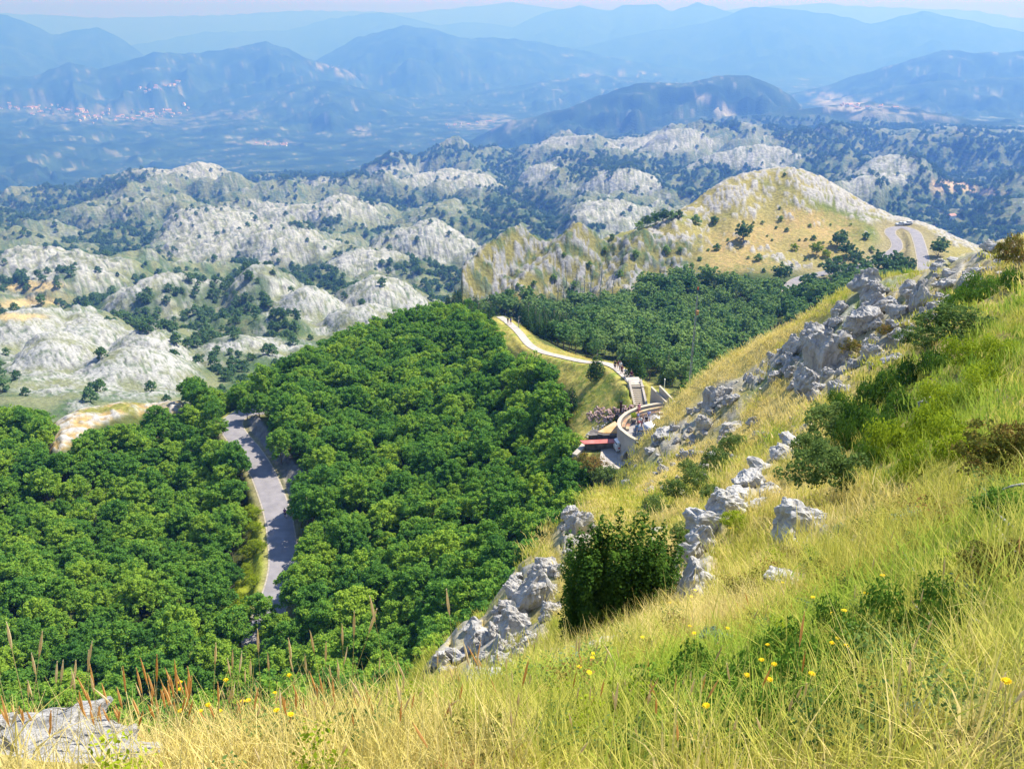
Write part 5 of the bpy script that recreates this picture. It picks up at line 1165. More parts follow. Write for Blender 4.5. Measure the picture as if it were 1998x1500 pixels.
for i, (u, v, w_, h_) in enumerate(((1665, 820, 70, 34), (1700, 790, 80, 40), (1740, 770, 80, 40), (1780, 750, 80, 40), (1690, 845, 80, 50), (1720, 870, 70, 50), (1660, 870, 60, 44), (1900, 590, 80, 26), (1940, 572, 80, 26), (1980, 560, 70, 26), (1870, 612, 60, 26), (1830, 720, 80, 30), (1760, 810, 80, 40), (1700, 910, 60, 44), (1640, 790, 40, 24))):
    shrub(u, v, w_, h_, 'cj', 'dark green juniper %s' % ('on the grassy crest near the right edge' if i in (7, 8, 9, 10) else 'in the dark band running down from the broad bush' if i < 6 or i == 14 else 'straggling below the dark band'), 'junipers, ' + ('crest' if i in (7, 8, 9, 10) else 'dark band' if i < 6 or i == 14 else 'below the band'), 'juniper')
for i, (u, v, w_, h_) in enumerate(((1760, 880, 110, 50), (1830, 850, 120, 50), (1800, 920, 100, 44), (1880, 880, 100, 50), (1860, 800, 100, 40), (1930, 760, 100, 34), (1900, 700, 90, 30), (1970, 700, 80, 30))):
    shrub(u, v, w_, h_, 'cl', 'bright lime-green low plants %s' % ('right of the dark juniper band' if i < 4 else 'high up beneath the right skyline'), 'lime-green plants, ' + ('low' if i < 4 else 'high'), 'green_plants')
for i, (u, v, w_, h_, k_, lb) in enumerate(((1920, 960, 150, 130, 'ba', 'bramble with yellow and brown leaves at the right edge'), (1985, 930, 90, 110, 'ba', 'browning bush against the right picture edge'), (1950, 1030, 110, 80, 'bj', 'green lower part of the bramble bush'), (1880, 920, 100, 80, 'bl', 'bright yellow-green bush left of the bramble'),
                                     (1910, 1140, 110, 90, 'ba', 'dry brownish bush in the grass'), (1985, 1110, 70, 70, 'ba', 'dry brown bush under the grey branches'), (1560, 1100, 60, 30, 'ca', 'withered low plant before the white boulder'), (1640, 1058, 44, 44, 'bu', 'blue-green leafy plant beside the white boulder'),
                                     (1390, 1262, 70, 44, 'bu', 'blue-green thistle plant in the near grass'), (1800, 1400, 80, 50, 'bu', 'blue-green leaves low among straw grass'), (1490, 1160, 110, 30, 'ca', 'brown dead grass tangle before the flat rock'), (800, 1290, 50, 80, 'bl', 'yellow-green sapling at the forest edge'),
                                     (1110, 950, 60, 30, 'bs', 'low bush on the slope edge'), (1175, 930, 50, 46, 'bs', 'bush at the corner of the slope by the yard'), (1430, 1040, 60, 50, 'bl', 'small lime bush right of the slabs'))):
    shrub(u, v, w_, h_, k_, lb, rmin=2.5 if v > 1200 else 5)
for i, (u, v, w_, h_) in enumerate(((1330, 1400, 170, 34), (1480, 1370, 170, 36), (1600, 1330, 180, 36), (1700, 1290, 180, 34), (1560, 1420, 180, 34), (1420, 1440, 160, 30), (1800, 1250, 160, 34), (1680, 1250, 120, 30), (1230, 1420, 140, 26), (1900, 1220, 140, 30), (1100, 1430, 130, 22), (1640, 1380, 150, 30), (1500, 1300, 100, 24), (980, 1450, 120, 20), (1380, 1330, 160, 30), (1560, 1290, 150, 30), (1760, 1330, 150, 30), (1280, 1460, 150, 26), (1650, 1430, 150, 30), (1850, 1290, 140, 28), (1450, 1480, 160, 26), (1150, 1390, 120, 22))):
    shrub(u, v, w_ * 1.15, h_ * 1.9, 'cj', 'creeping dark green plants under the near grass, %s' % ('at the left end of the mat' if u < 1350 else 'in the middle of the mat' if u < 1620 else 'at the right end of the mat'), 'creeping mat, %s' % ('left' if u < 1350 else 'middle' if u < 1620 else 'right'), 'creeping_plant', rmin=1.5)
# ------------------------------------------------------------------ stalks with ears, flowers, dead branches
def stalk_mesh(seed, H, earL, earR):
    q = random.Random(seed); bend = q.uniform(-.12, .12)
    path = [(0, 0, 0), (bend * .3 * H, 0, H * .5), (bend * H, 0.0, H)]
    V, F = tube(path, [.0016, .0014, .0010], 4); st = pymesh('stalk', V, F)
    b = Vector(path[-1]); d = Vector((bend * 1.2, 0.02, 1)).normalized(); parts = []
    n = 5; pp = [b + d * earL * (i / n) for i in range(n + 1)]
    parts.append(tube(pp, [earR * x for x in (.35, .8, 1, .9, .6, .12)], 5))
    for i in range(46):
        t = q.random(); c = b + d * earL * t; th = q.uniform(0, 6.28); o_ = Vector((math.cos(th), math.sin(th), 0)) * earR * (1.2 - t * .6); e = c + o_ + d * earL * .09
        s_ = d.cross(o_).normalized() * .0016
        parts.append(([c - s_, c + s_, e], [(0, 1, 2)]))
    V, F = joinvf(parts); return st, pymesh('ear', V, F)
ST = [stalk_mesh(i, 0.46, 0.17, 0.0062) for i in range(5)]; STP = [stalk_mesh(20 + i, 0.55, 0.12, 0.0062) for i in range(4)]
for s_, e_ in ST: s_.materials.append(M_STEM); e_.materials.append(M_EAR)
for s_, e_ in STP: s_.materials.append(M_STEM); e_.materials.append(M_EARP)
def stalk(u, vtop, R, k, lean, label, group, pale=False):
    """its ear's tip is seen at (u, vtop)"""
    tip = PR(u, vtop, R); g = ground_z(tip.x, tip.y); Hh = tip.z - g
    full = 0.635 if pale else 0.58
    s = min(max(0.45, Hh / full), 1.6)
    if Hh < 0.05: return
    sm, em = (STP if pale else ST)[k % (4 if pale else 5)]
    o = empty('grass_stalk', (tip.x - math.sin(lean) * Hh, tip.y, g)); o.scale = (max(s, .8), max(s, .8), s); o.rotation_euler = (rnd.uniform(-.05, .05), lean, rnd.uniform(-.4, .4))
    link('stem', sm, None, o); link('ear', em, None, o); tag(o, label, 'grass', group); STALK0.append((o, pale))
wx_, wy_, wz_, wR_, wu_, wv_ = grass_points(2.0, 11, 0.3, 78); sel = nr_.random(len(wx_)) < 0.38
WEEDS = []
for k, (u, v, mt, lb) in enumerate(((1120, 1440, M_SHRUB, 'small leafy green weed in the near grass'), (1330, 1220, M_LIME, 'small yellow-green weed in the near grass'), (1720, 1400, M_AUTUMN, 'small browning weed in the near grass'), (1580, 1200, M_BLUELEAF, 'small grey-green weed in the near grass'))):
    p = hit(u, v, 1.6, 30); o = link('weed', leafcloud('weed', [(rnd.uniform(-.10, .10), rnd.uniform(-.10, .10), rnd.uniform(.02, .17), .05, .045) for _ in range(12)], 34, 0.016, 950 + k, 0.6, mt), None, None, p); tag(o, lb, 'weed'); WEEDS.append([o])
scatter('meadow_weeds', np.stack([wx_, wy_, wz_, nr_.uniform(0, 6.28, len(wx_)), nr_.uniform(.5, 1.2, len(wx_)) * (1 + wR_ / 14), nr_.choice(4, len(wx_), p=(.40, .28, .28, .04))], 1)[sel], WEEDS)
STALK0 = []
q = random.Random(3)
for c_, (u0, u1, v0, v1, n_) in enumerate(((165, 360, 1290, 1400, 26), (0, 330, 1400, 1470, 26), (300, 360, 1310, 1360, 12), (20, 180, 1230, 1330, 12), (380, 760, 1330, 1430, 36))):
    for i in range(n_):
        pale = c_ == 3 or (c_ == 4 and i % 2)
        stalk(q.uniform(u0, u1), q.uniform(v0, v1), q.uniform(2.9, 3.7), q.randrange(20), q.uniform(-.12, .2), 'ripe %s grass stalk standing %s' % ('pale' if pale else 'orange', ('against the dark forest by the boulder', 'in front of the white boulder', 'in the cluster right of the boulder', 'tall left of the boulder, leaning right', 'in the grass fringe along the lower edge')[c_]), 'grass stalks, cluster %s' % ('at the forest', 'before the boulder', 'right of the boulder', 'left of the boulder', 'along the lower edge')[c_], pale)
for i in range(60):
    stalk(q.uniform(760, 1998), q.uniform(1330, 1500), q.uniform(2.1, 3.4), q.randrange(20), q.uniform(-.3, .3), 'dry straw-coloured seed stalk in the near grass on the right', 'seed stalks in the near right grass', i % 3 > 0)
for (u, v) in ((395, 1260), (430, 1290), (525, 1245), (540, 1255), (655, 1215), (700, 1180), (752, 1180), (840, 1165), (690, 1240), (630, 1240), (610, 1260), (570, 1290), (462, 1300), (500, 1290)):
    stalk(u, v, 3.9, q.randrange(20), q.uniform(-.2, .2), 'tall pale grass head rising in front of the forest', 'tall grass heads before the forest', True)
pr_ = [kids([o for o, p_ in STALK0 if p_][0]), kids([o for o, p_ in STALK0 if p_][3]), kids([o for o, p_ in STALK0 if not p_][0])]
scatter('seed_stalks', SEEDP, pr_)
def flower_meshes():
    V, F = tube([(0, 0, 0), (0.01, 0, 0.18), (0, 0, 0.36)], [.0018, .0015, .0012], 4); st = pymesh('flower_stem', V, F); st.materials.append(M_STEM)
    parts = []
    for lay, (n, L, zz) in enumerate(((13, .017, .0), (10, .011, .004))):
        for i in range(n):
            th = 2 * PI * i / n + lay * .2; c, s = math.cos(th), math.sin(th); a = th + PI / 2; w_ = .0035
            ct, sn = math.cos(a) * w_, math.sin(a) * w_
            parts.append(([(c * .002, s * .002, .36 + zz), (c * L * .6 + ct, s * L * .6 + sn, .364 + zz), (c * L, s * L, .362 + zz), (c * L * .6 - ct, s * L * .6 - sn, .364 + zz)], [(0, 1, 2, 3)]))
    parts.append(tube([(0, 0, .350), (0, 0, .3605)], [.003, .006], 7))
    V, F = joinvf(parts); h = pymesh('flower_head', V, F); h.materials.append(M_PETAL); return st, h
FS, FH = flower_meshes()
FL = [(358, 1360), (372, 1378), (390, 1380), (385, 1392), (410, 1394), (428, 1338), (418, 1368), (452, 1378), (532, 1365), (567, 1328), (500, 1448), (555, 1492), (568, 1498), (357, 1422), (1695, 1222), (1614, 1258), (1637, 1255), (1507, 1330), (1616, 1325), (1618, 1337), (1610, 1312), (1402, 1260), (1330, 1252),
      (1352, 1270), (1552, 1432), (1455, 1410), (1590, 1222), (1725, 1186), (1420, 1050), (1349, 1178), (1519, 1180), (1398, 1498), (1940, 1490), (1500, 1437), (1492, 1385), (1515, 1382), (1250, 1282), (1153, 1312), (1151, 1330), (1133, 1362), (1150, 1255), (1137, 1358), (1310, 1200), (1342, 1190)]
for i, (u, v) in enumerate(FL):
    p = hit(u, v + (12 if v > 1250 else 6), 1.6, 30) or PR(u, v, 4)
    if v < 1400 and u < 600: p = PR(u, v, 3.7); p.z = ground_z(p.x, p.y); Hh = PR(u, v, 3.7).z - p.z
    else: Hh = 0.3
    s = max(.5, min(1.5, Hh / .36)); wd = 0.85 * (1 if p.length < 6 else 1.5 if p.length < 12 else 2.2)
    o = empty('yellow_flower', p, rnd.uniform(0, 6)); o.scale = (wd, wd, s); o.rotation_euler = (rnd.uniform(-.2, .1), rnd.uniform(-.2, .2), 0)
    link('stem', FS, None, o); link('flower_head', FH, None, o)
    tag(o, 'yellow daisy-like flower %s' % ('right of the white boulder before the forest' if u < 620 else 'in the near grass on the slope'), 'flower', 'yellow flowers %s' % ('at the left' if u < 620 else 'on the slope'))
def branch(name, pts, r0, label, R=None):
    P = []
    for line in pts: P.append([Vector(PR(u, v, r)) for u, v, r in line])
    parts = []
    for line in P:
        L = smooth_line(line, 4); n = len(L)
        parts.append(tube(L, [r0 * (1 - .75 * i / n) for i in range(n)], 6))
    V, F = joinvf(parts); o = link(name, pymesh(name, V, F, True), M_BARKG); tag(o, label, 'branch')
def gr(u, v, lift=0.05):
    p = hit(u, v, 2, 40); return (u, v, math.hypot(p.x, p.y) * (1 - lift))
branch('dead_branch', [[gr(1910, 1212), gr(1850, 1195), gr(1795, 1190), gr(1770, 1205)], [gr(1795, 1190), gr(1780, 1175)], [gr(1820, 1193), gr(1780, 1228), gr(1755, 1235)], [gr(1850, 1195), gr(1900, 1185)]], .011, 'fallen grey forked branch lying in the green grass')
branch('dry_twig', [[gr(1810, 1145), gr(1775, 1100), gr(1758, 1065)], [gr(1758, 1065), gr(1765, 1040)], [gr(1758, 1070), gr(1745, 1055)]], .006, 'thin dark dry twig leaning in the yellow grass')
branch('dead_branch', [[gr(1990, 1090), gr(1960, 1050), gr(1938, 1020), (1930, 995, 7.0)], [(1985, 1035, 6.6), (1955, 1010, 6.8), (1920, 985, 7.0)], [(1998, 945, 7.2), (1975, 948, 7.2), (1955, 955, 7.2)]], .014, 'pale grey bare branches sticking out of the bramble at right')
# ------------------------------------------------------------------ roads and the footpath
M_ASPH = mat_noise('sun_bleached_asphalt', (0.20, 0.19, 0.21), (0.26, 0.245, 0.265), 0.6, 0.9, 0.15, 40)
M_EDGE = mat_noise('road_edge_gravel', (0.28, 0.25, 0.20), (0.40, 0.36, 0.31), 2.0, 0.95, 0.3)
M_PATH = mat_noise('pale_path_paving', (0.34, 0.30, 0.27), (0.46, 0.41, 0.37), 1.2, 0.9, 0.2, 6)
M_CONC = mat_noise('concrete', (0.36, 0.32, 0.28), (0.48, 0.43, 0.38), 0.8, 0.9, 0.2, 8)
M_CONCL = mat_noise('pale_concrete', (0.40, 0.35, 0.28), (0.52, 0.45, 0.36), 1.0, 0.9, 0.15, 8)
M_RUST = mat_noise('orange_stained_concrete', (0.52, 0.28, 0.09), (0.62, 0.50, 0.38), 0.35, 0.85, 0.1, 5)
M_RED = mat_noise('faded_red_roofing', (0.42, 0.10, 0.09), (0.55, 0.19, 0.17), 0.9, 0.7, 0.1)
M_DSTONE = mat_noise('dark_stone_wall', (0.08, 0.07, 0.07), (0.20, 0.18, 0.17), 1.2, 0.95, 0.6, 5)
M_SLAB = mat_noise('yard_slabs', (0.32, 0.29, 0.27), (0.44, 0.40, 0.37), 0.7, 0.9, 0.1)
M_WHITE = mat_noise('white_paint', (0.74, 0.74, 0.74), (0.82, 0.82, 0.82), 3, 0.5)
M_METAL = mat_noise('grey_metal', (0.30, 0.30, 0.31), (0.42, 0.42, 0.43), 4, 0.5, metal=0.4)
M_BLACK = mat_noise('black_rubber', (0.015, 0.015, 0.015), (0.03, 0.03, 0.03), 9, 0.8)
M_GLASS = mat_noise('car_glass', (0.03, 0.04, 0.05), (0.05, 0.07, 0.09), 2, 0.08, spec=0.8)
def ribbon(name, line, w, lift, mat, kind='structure', label=None, cat=None, off=0.0, parent=None, taper=None):
    V, F = [], []; L = [Vector(p) for p in line]
    for i, p in enumerate(L):
        d = (L[min(i + 1, len(L) - 1)] - L[max(i - 1, 0)]); d.z = 0; d.normalize(); n = Vector((d.y, -d.x, 0))
        c = p + n * off; wd = w * (taper(i / (len(L) - 1)) if taper else 1)
        for s in (-.5, -.17, .17, .5): q = c + n * wd * s; V.append((q.x, q.y, p.z + lift + 0.03 * (0.25 - s * s)))
    for i in range(len(L) - 1):
        for j in range(3): F.append((4 * i + j, 4 * i + j + 1, 4 * i + j + 5, 4 * i + j + 4))
    o = link(name, pymesh(name, V, F, True), mat, parent); return tag(o, label, cat, kind=kind)
ribbon('mountain_road', ROAD1P, 4.0, 0.03, M_ASPH); ribbon('gravel_shoulder', ROAD1P, 4.5, 0.0, M_EDGE)
ribbon('hairpin_road', ROAD2P, 4.2, 0.12, M_ASPH); ribbon('hairpin_shoulder', ROAD2P, 5.0, 0.06, M_EDGE)
ribbon('footpath', PATHP, 1.9, 0.08, M_PATH)
def box(name, c, s, rz, mat, parent=None, bev=0.03):
    bm = bmesh.new(); bmesh.ops.create_cube(bm, size=1.0)
    for v in bm.verts: v.co = Vector((v.co.x * s[0], v.co.y * s[1], v.co.z * s[2]))
    if bev: bmesh.ops.bevel(bm, geom=bm.edges[:], offset=bev, segments=1, affect='EDGES')
    me = bpy.data.meshes.new(name); bm.to_mesh(me); bm.free()
    o = link(name, me, mat, parent, c); o.rotation_euler = (0, 0, rz); return o
def prism(name, top, zb, mat, parent=None):
    """vertical-sided solid under a polygon of top points"""
    n = len(top); V = [tuple(p) for p in top] + [(p[0], p[1], (zb[i] if isinstance(zb, (list, tuple)) else zb)) for i, p in enumerate(top)]
    F = [tuple(range(n)), tuple(range(n, 2 * n))[::-1]] + [(i, i + n, (i + 1) % n + n, (i + 1) % n) for i in range(n)]
    me = pymesh(name, V, F); bm = bmesh.new(); bm.from_mesh(me); bmesh.ops.recalc_face_normals(bm, faces=bm.faces); bm.to_mesh(me); bm.free()
    return link(name, me, mat, parent)
def wallstrip(name, line, w, zb, mat, parent=None, cap=None):
    L = [Vector(p) for p in line]; lft, rgt = [], []
    for i, p in enumerate(L):
        d = (L[min(i + 1, len(L) - 1)] - L[max(i - 1, 0)]); d.z = 0; d.normalize(); n = Vector((d.y, -d.x, 0)) * w / 2
        lft.append(p - n); rgt.append(p + n)
    V, F = [], []
    for i in range(len(L)):
        b = zb[i] if isinstance(zb, (list, tuple)) else zb
        V += [tuple(lft[i]), tuple(rgt[i]), (rgt[i].x, rgt[i].y, b), (lft[i].x, lft[i].y, b)]
    for i in range(len(L) - 1):
        a, b = 4 * i, 4 * i + 4
        F += [(a, a + 1, b + 1, b), (a + 1, a + 2, b + 2, b + 1), (a + 3, a, b, b + 3), (a + 2, a + 3, b + 3, b + 2)]
    F += [(0, 3, 2, 1), (len(V) - 4, len(V) - 3, len(V) - 2, len(V) - 1)]
    me = pymesh(name, V, F); bm = bmesh.new(); bm.from_mesh(me); bmesh.ops.recalc_face_normals(bm, faces=bm.faces); bm.to_mesh(me); bm.free()
    return link(name, me, mat, parent)
FZ = FLOOR_Z; LZ = LOWER_Z; TOPZ = FZ + 0.95
tag(prism('car_park', [(*PZ(u, v, FZ)[:2], FZ) for u, v in ((1212, 832), (1210, 822), (1222, 808), (1246, 797), (1275, 793), (1310, 791), (1345, 792), (1350, 835), (1300, 866), (1262, 884), (1245, 866), (1226, 850))], FZ - 0.4, M_ASPH), kind='structure')
tag(prism('park_pavement', [(*PZ(u, v, FZ)[:2], FZ + 0.05) for u, v in ((1213, 833), (1211, 823), (1224, 809), (1248, 798), (1276, 794), (1308, 792), (1309, 796), (1272, 801), (1250, 812), (1238, 830), (1240, 858), (1227, 850))], FZ - 0.1, mat_noise('pavement', (0.26, 0.24, 0.24), (0.34, 0.32, 0.31), 1)), kind='structure')
a_, b_ = PZ(1270, 807, FZ), PZ(1297, 819, FZ); d_ = (b_ - a_); l_ = d_.length
o = box('parking_line', (a_ + b_) / 2 + Vector((0, 0, 0.012)), (l_, 0.12, 0.01), math.atan2(d_.y, d_.x), M_WHITE, None, 0); tag(o, kind='structure')
# the curved terrace wall with two bench tiers inside
arc = smooth_line([PZ(u, v, TOPZ) for u, v in ((1303, 785), (1292, 785.5), (1280, 787), (1263, 790), (1247, 794), (1234, 799), (1224, 804), (1215, 811), (1209.5, 818), (1207.5, 826), (1211, 835), (1218, 841), (1228, 849), (1242, 857))], 4)
cw = empty('curved_terrace_wall', (0, 0, 0))
wallstrip('wall', [p - Vector((0, 0, .10)) for p in arc], 0.34, LZ - 0.4, M_CONC, cw); wallstrip('coping', arc, 0.46, TOPZ - 0.10, M_CONCL, cw)
def inward(line, d, z):
    out = []; L = line
    for i, p in enumerate(L):
        t = (L[min(i + 1, len(L) - 1)] - L[max(i - 1, 0)]); t.z = 0; t.normalize(); n = Vector((-t.y, t.x, 0))
        q_ = p + n * d; out.append(Vector((q_.x, q_.y, z)))
    return out
M_BENCH = mat_noise('bench_boards', (0.30, 0.13, 0.08), (0.40, 0.36, 0.22), 0.9, 0.8, 0.1)
for dd, zz in ((0.62, FZ + 0.62), (1.15, FZ + 0.34)):
    ln = inward(arc[:38], dd, zz)
    wallstrip('bench_tier', [p - Vector((0, 0, .07)) for p in ln], 0.40, FZ, M_CONC, cw); wallstrip('bench_board', ln, 0.44, zz - 0.06, M_BENCH, cw)
tag(cw, 'curved concrete terrace wall with two stepped bench rows inside', 'wall')
# the stairs up to the footpath
sb, st_ = PZ(1249, 794, FZ), PZ(1246.5, 759, -48.35); sd = st_ - sb; sd.z = 0; SL = max(sd.length, 3.4); sdir_ = sd.normalized(); sr = math.atan2(sdir_.y, sdir_.x) - PI / 2
stair = empty('stone_stairs', sb, sr); NS = 12; rise = (-48.4 - FZ) / NS; run = SL / NS
for k in range(NS):
    box('step', (0, run * (k + .5), rise * (k + 1) - 0.08), (1.30, run + 0.10, 0.15), 0, M_CONCL, stair, 0.012)
    box('riser', (0, run * (k + .5) + .04, rise * (k + 1) * .5 - .12), (1.26, run - 0.04, max(rise * (k + 1) - .06, .05)), 0, M_DSTONE, stair, 0)
for sx in (-1, 1):
    V = [(sx * .70, -.2, -.4), (sx * .70, SL + .5, -.4), (sx * .70, SL + .5, rise * NS + .45), (sx * .70, -.2, .5), (sx * 1.0, -.2, -.4), (sx * 1.0, SL + .5, -.4), (sx * 1.0, SL + .5, rise * NS + .45), (sx * 1.0, -.2, .5)]
    me = pymesh('side_wall', V, [(0, 1, 2, 3), (7, 6, 5, 4), (0, 4, 5, 1), (3, 2, 6, 7), (1, 5, 6, 2), (0, 3, 7, 4)]); link('side_wall', me, M_CONC, stair)
box('landing', (0, SL + 1.2, rise * NS - 0.1), (2.0, 2.4, .2), 0, M_PATH, stair)
tag(stair, 'pale stone stairs between side walls up to the footpath', 'stairs')
# slanting ramp walls right of the stairs
def slantwall(name, u0, v0, z0, u1, v1, z1, w, label):
    a, b = PZ(u0, v0, z0), PZ(u1, v1, z1); o = empty(name)
    wallstrip('wall', [a - Vector((0, 0, .08)), b - Vector((0, 0, .08))], w, FZ - .3, M_CONC, o); wallstrip('coping', [a, b], w + .12, [a.z - .08, b.z - .08], M_CONCL, o)
    return tag(o, label, 'wall')
slantwall('ramp_wall', 1271, 754, -47.7, 1302, 785, -49.4, .22, 'slanting concrete wall next to the stairs, the left of two')
slantwall('ramp_wall', 1287, 752, -47.4, 1319, 785, -49.5, .30, 'long slanting concrete wall farther right of the stairs')
slantwall('parapet', 1319, 785, -49.5, 1340, 786, -49.5, .35, 'short level parapet at the right end of the car park')
a_, b_ = PZ(1285, 804.5, FZ + .3), PZ(1320, 802.5, FZ + .3); o = empty('kerb_wall'); wallstrip('wall', [a_ - Vector((0, 0, .06)), b_ - Vector((0, 0, .06))], .35, FZ, M_RED, o); wallstrip('coping', [a_, b_], .40, FZ + .24, M_CONCL, o)
tag(o, 'low brownish wall standing across the car park', 'wall')
# the lower yard: rusty roof, red roof, walls, slabs
ro = empty('rusty_roof_shed'); top = [PZ(1166, 842, LZ + 1.5), PZ(1200, 821.5, LZ + 1.9), PZ(1206.5, 828, LZ + 1.9), PZ(1207, 844, LZ + 1.5), PZ(1178, 844.5, LZ + 1.4)]
prism('roof', top, [p.z - .16 for p in top], M_RUST, ro); prism('wall', [(*(p * .997)[:2], p.z - .17) for p in top], LZ - .2, M_DSTONE, ro)
tag(ro, 'low shed with a flat orange-stained concrete roof', 'shed')
ro = empty('red_roof_shed'); top = [PZ(1131, 859, LZ + 1.2), PZ(1199, 856, LZ + 1.2), PZ(1212, 862.5, LZ + 1.1), PZ(1140, 866, LZ + 1.1)]
prism('roof', top, [p.z - .10 for p in top], M_RED, ro); ins = [PZ(1141, 861, LZ + 1.1), PZ(1198, 857.5, LZ + 1.1), PZ(1207, 862, LZ + 1.0), PZ(1143, 865.5, LZ + 1.0)]
prism('wall', [(p.x, p.y, p.z - .02) for p in ins], LZ - .2, M_DSTONE, ro); tag(ro, 'long shed with a faded red roof strip beside the yard', 'shed')
c_ = ((PZ(1189, 846, LZ) + PZ(1200, 856, LZ)) / 2)
tag(prism('dark_retaining_wall', [(*PZ(u, v, LZ + .4)[:2], LZ + .9) for u, v in ((1152, 845), (1204, 845), (1209, 852), (1148, 856))], LZ - .3, M_DSTONE), 'dark stone wall in shade between the two shed roofs', 'wall')
tag(wallstrip('beige_ramp_wall', [PZ(1242, 857, TOPZ - .2), PZ(1228, 872, LZ + 1.2), PZ(1213, 888, LZ + .9)], .3, LZ - .3, M_CONCL), 'pale sloping wall running down from the curved terrace', 'wall')
tag(wallstrip('yard_wall', [PZ(1140, 866, LZ + .5), PZ(1131, 876, LZ + .3), PZ(1121, 886, LZ + .1)], .7, LZ - .6, M_CONC), 'broken low wall left of the lower yard', 'wall')
yard = tag(prism('lower_yard', [(*PZ(u, v, LZ)[:2], LZ + .02) for u, v in ((1174, 869), (1216, 868), (1240, 868), (1238, 892), (1206, 915), (1168, 915))], LZ - .4, M_CONC), kind='structure')
p0, pu, pv = PZ(1176, 906, LZ), PZ(1205, 906, LZ) - PZ(1176, 906, LZ), PZ(1178, 870, LZ) - PZ(1176, 906, LZ)
for i in range(4):
    for j in range(5):
        cs = [p0 + pu * ((i + a) / 4 * .98 + .0) + pv * ((j + b) / 5) for a, b in ((.03, .03), (.97, .03), (.97, .97), (.03, .97))]
        prism('slab', [(p.x, p.y, LZ + .07 + rnd.uniform(-.01, .01)) for p in cs], LZ + .03, M_SLAB, yard)
# rubble: heap behind the curved wall, and the stony bank left of the rusty roof
def heap(name, px, zf, n, s0, s1, mat, label, cat, seed):
    q = random.Random(seed); base = PZ(*px[0], zf(0)); o = empty(name, base); us = [p[0] for p in px]; vs = [p[1] for p in px]; c = 0
    while c < n:
        u, v = q.uniform(min(us), max(us)), q.uniform(min(vs), max(vs))
        if not bool(inpoly(np.array([u]), np.array([v]), px)[0]): continue
        p = hit(u, v, 84, 150) or base; s = q.uniform(s0, s1)
        r = link('stone', STONES[q.randrange(8)], None, o, p - base + Vector((0, 0, q.uniform(0, s1)))); r.scale = (s, s * .8, s * q.uniform(.5, .8)); r.rotation_euler = (q.uniform(-.5, .5), q.uniform(-.5, .5), q.uniform(0, 3))
        r.material_slots[0].link = 'OBJECT'; r.material_slots[0].material = mat; c += 1
    return tag(o, label, cat)
heap('rubble_heap', [(1142, 822), (1150, 806), (1172, 794), (1182, 799), (1205, 797), (1232, 792), (1236, 797), (1214, 812), (1200, 822), (1165, 826)], lambda k: FZ - 1, 150, .22, .55, M_ROCKP, 'heap of reddish broken stones behind the curved wall', 'stones', 1)
heap('stone_bank', [(1140, 858), (1148, 842), (1180, 824), (1200, 820), (1166, 843), (1150, 858)], lambda k: FZ - 2, 70, .15, .36, M_ROCK, 'bank of grey stones left of the orange-stained roof', 'stones', 2)
p = PZ(1211, 803, FZ); o = empty('rusty_post', p); box('post', (0, 0, .7), (.28, .28, 1.5), .3, mat_noise('rusty_iron', (.06, .03, .02), (.14, .07, .04), 5), o); box('cap', (0, 0, 1.5), (.42, .42, .16), .3, M_BLACK, o); tag(o, 'dark rusty post standing on the rubble heap', 'post')
# mast
def lattice(name, base, H, w):
    o = empty(name, base); parts = []
    for sx, sy in ((-1, -1), (1, -1), (0, 1)):
        parts.append(tube([(sx * w, sy * w, 0), (sx * w * .7, sy * w * .7, H)], [.035, .03], 5))
    V, F = joinvf(parts); link('legs', pymesh('legs', V, F), M_METAL, o); parts = []
    n = int(H / .7); cs = ((-1, -1), (1, -1), (0, 1))
    for i in range(n):
        z0, z1 = H * i / n, H * (i + 1) / n; k0, k1 = w * (1 - .3 * i / n), w * (1 - .3 * (i + 1) / n)
        for j in range(3):
            a, b = cs[j], cs[(j + 1) % 3]; parts.append(tube([(a[0] * k0, a[1] * k0, z0), (b[0] * k1, b[1] * k1, z1)], [.014, .014], 4)); parts.append(tube([(a[0] * k1, a[1] * k1, z1), (b[0] * k1, b[1] * k1, z1)], [.012, .012], 4))
    V, F = joinvf(parts); link('bracing', pymesh('bracing', V, F), M_METAL, o)
    V, F = tube([(0, 0, H), (0, 0, H + 1.1)], [.03, .02], 5); link('antenna', pymesh('antenna', V, F), M_METAL, o)
    V, F = tube([(0, 0, H + 1.0), (0, 0, H + 1.35)], [.09, .09], 8); link('warning_light', pymesh('warning_light', V, F), mat_noise('red_lamp', (.5, .05, .03), (.55, .08, .04), 5), o)
    box('equipment_box', (.2, 0, H - 2.2), (.35, .3, .6), 0, mat_noise('orange_box', (.5, .24, .1), (.55, .3, .14), 4), o)
    return tag(o, 'tall thin lattice antenna mast behind the car park', 'mast')
mb = PR(1342, 784, 112); mt_ = PR(1347, 566, 112); lattice('antenna_mast', mb - Vector((0, 0, 1.2)), mt_.z - mb.z + .3, .14)
ds = empty('round_sign', PR(1341, 790, 108) - Vector((0, 0, .6)), 0.1)
V, F = tube([(0, 0, 0), (0, 0, 1.4)], [.04, .04], 6); link('post', pymesh('post', V, F), M_METAL, ds)
V, F = tube([(0, 0, 1.5), (0, -.05, 1.5)], [.42, .42], 20); link('disc', pymesh('disc', V, F), mat_noise('blue_enamel', (.10, .14, .45), (.14, .18, .5), 3, .4), ds)
V, F = tube([(0, -.055, 1.5), (0, -.07, 1.5)], [.27, .27], 20); link('disc_centre', pymesh('disc_centre', V, F), M_WHITE, ds); tag(ds, 'round blue and white disc sign at the foot of the mast', 'sign')
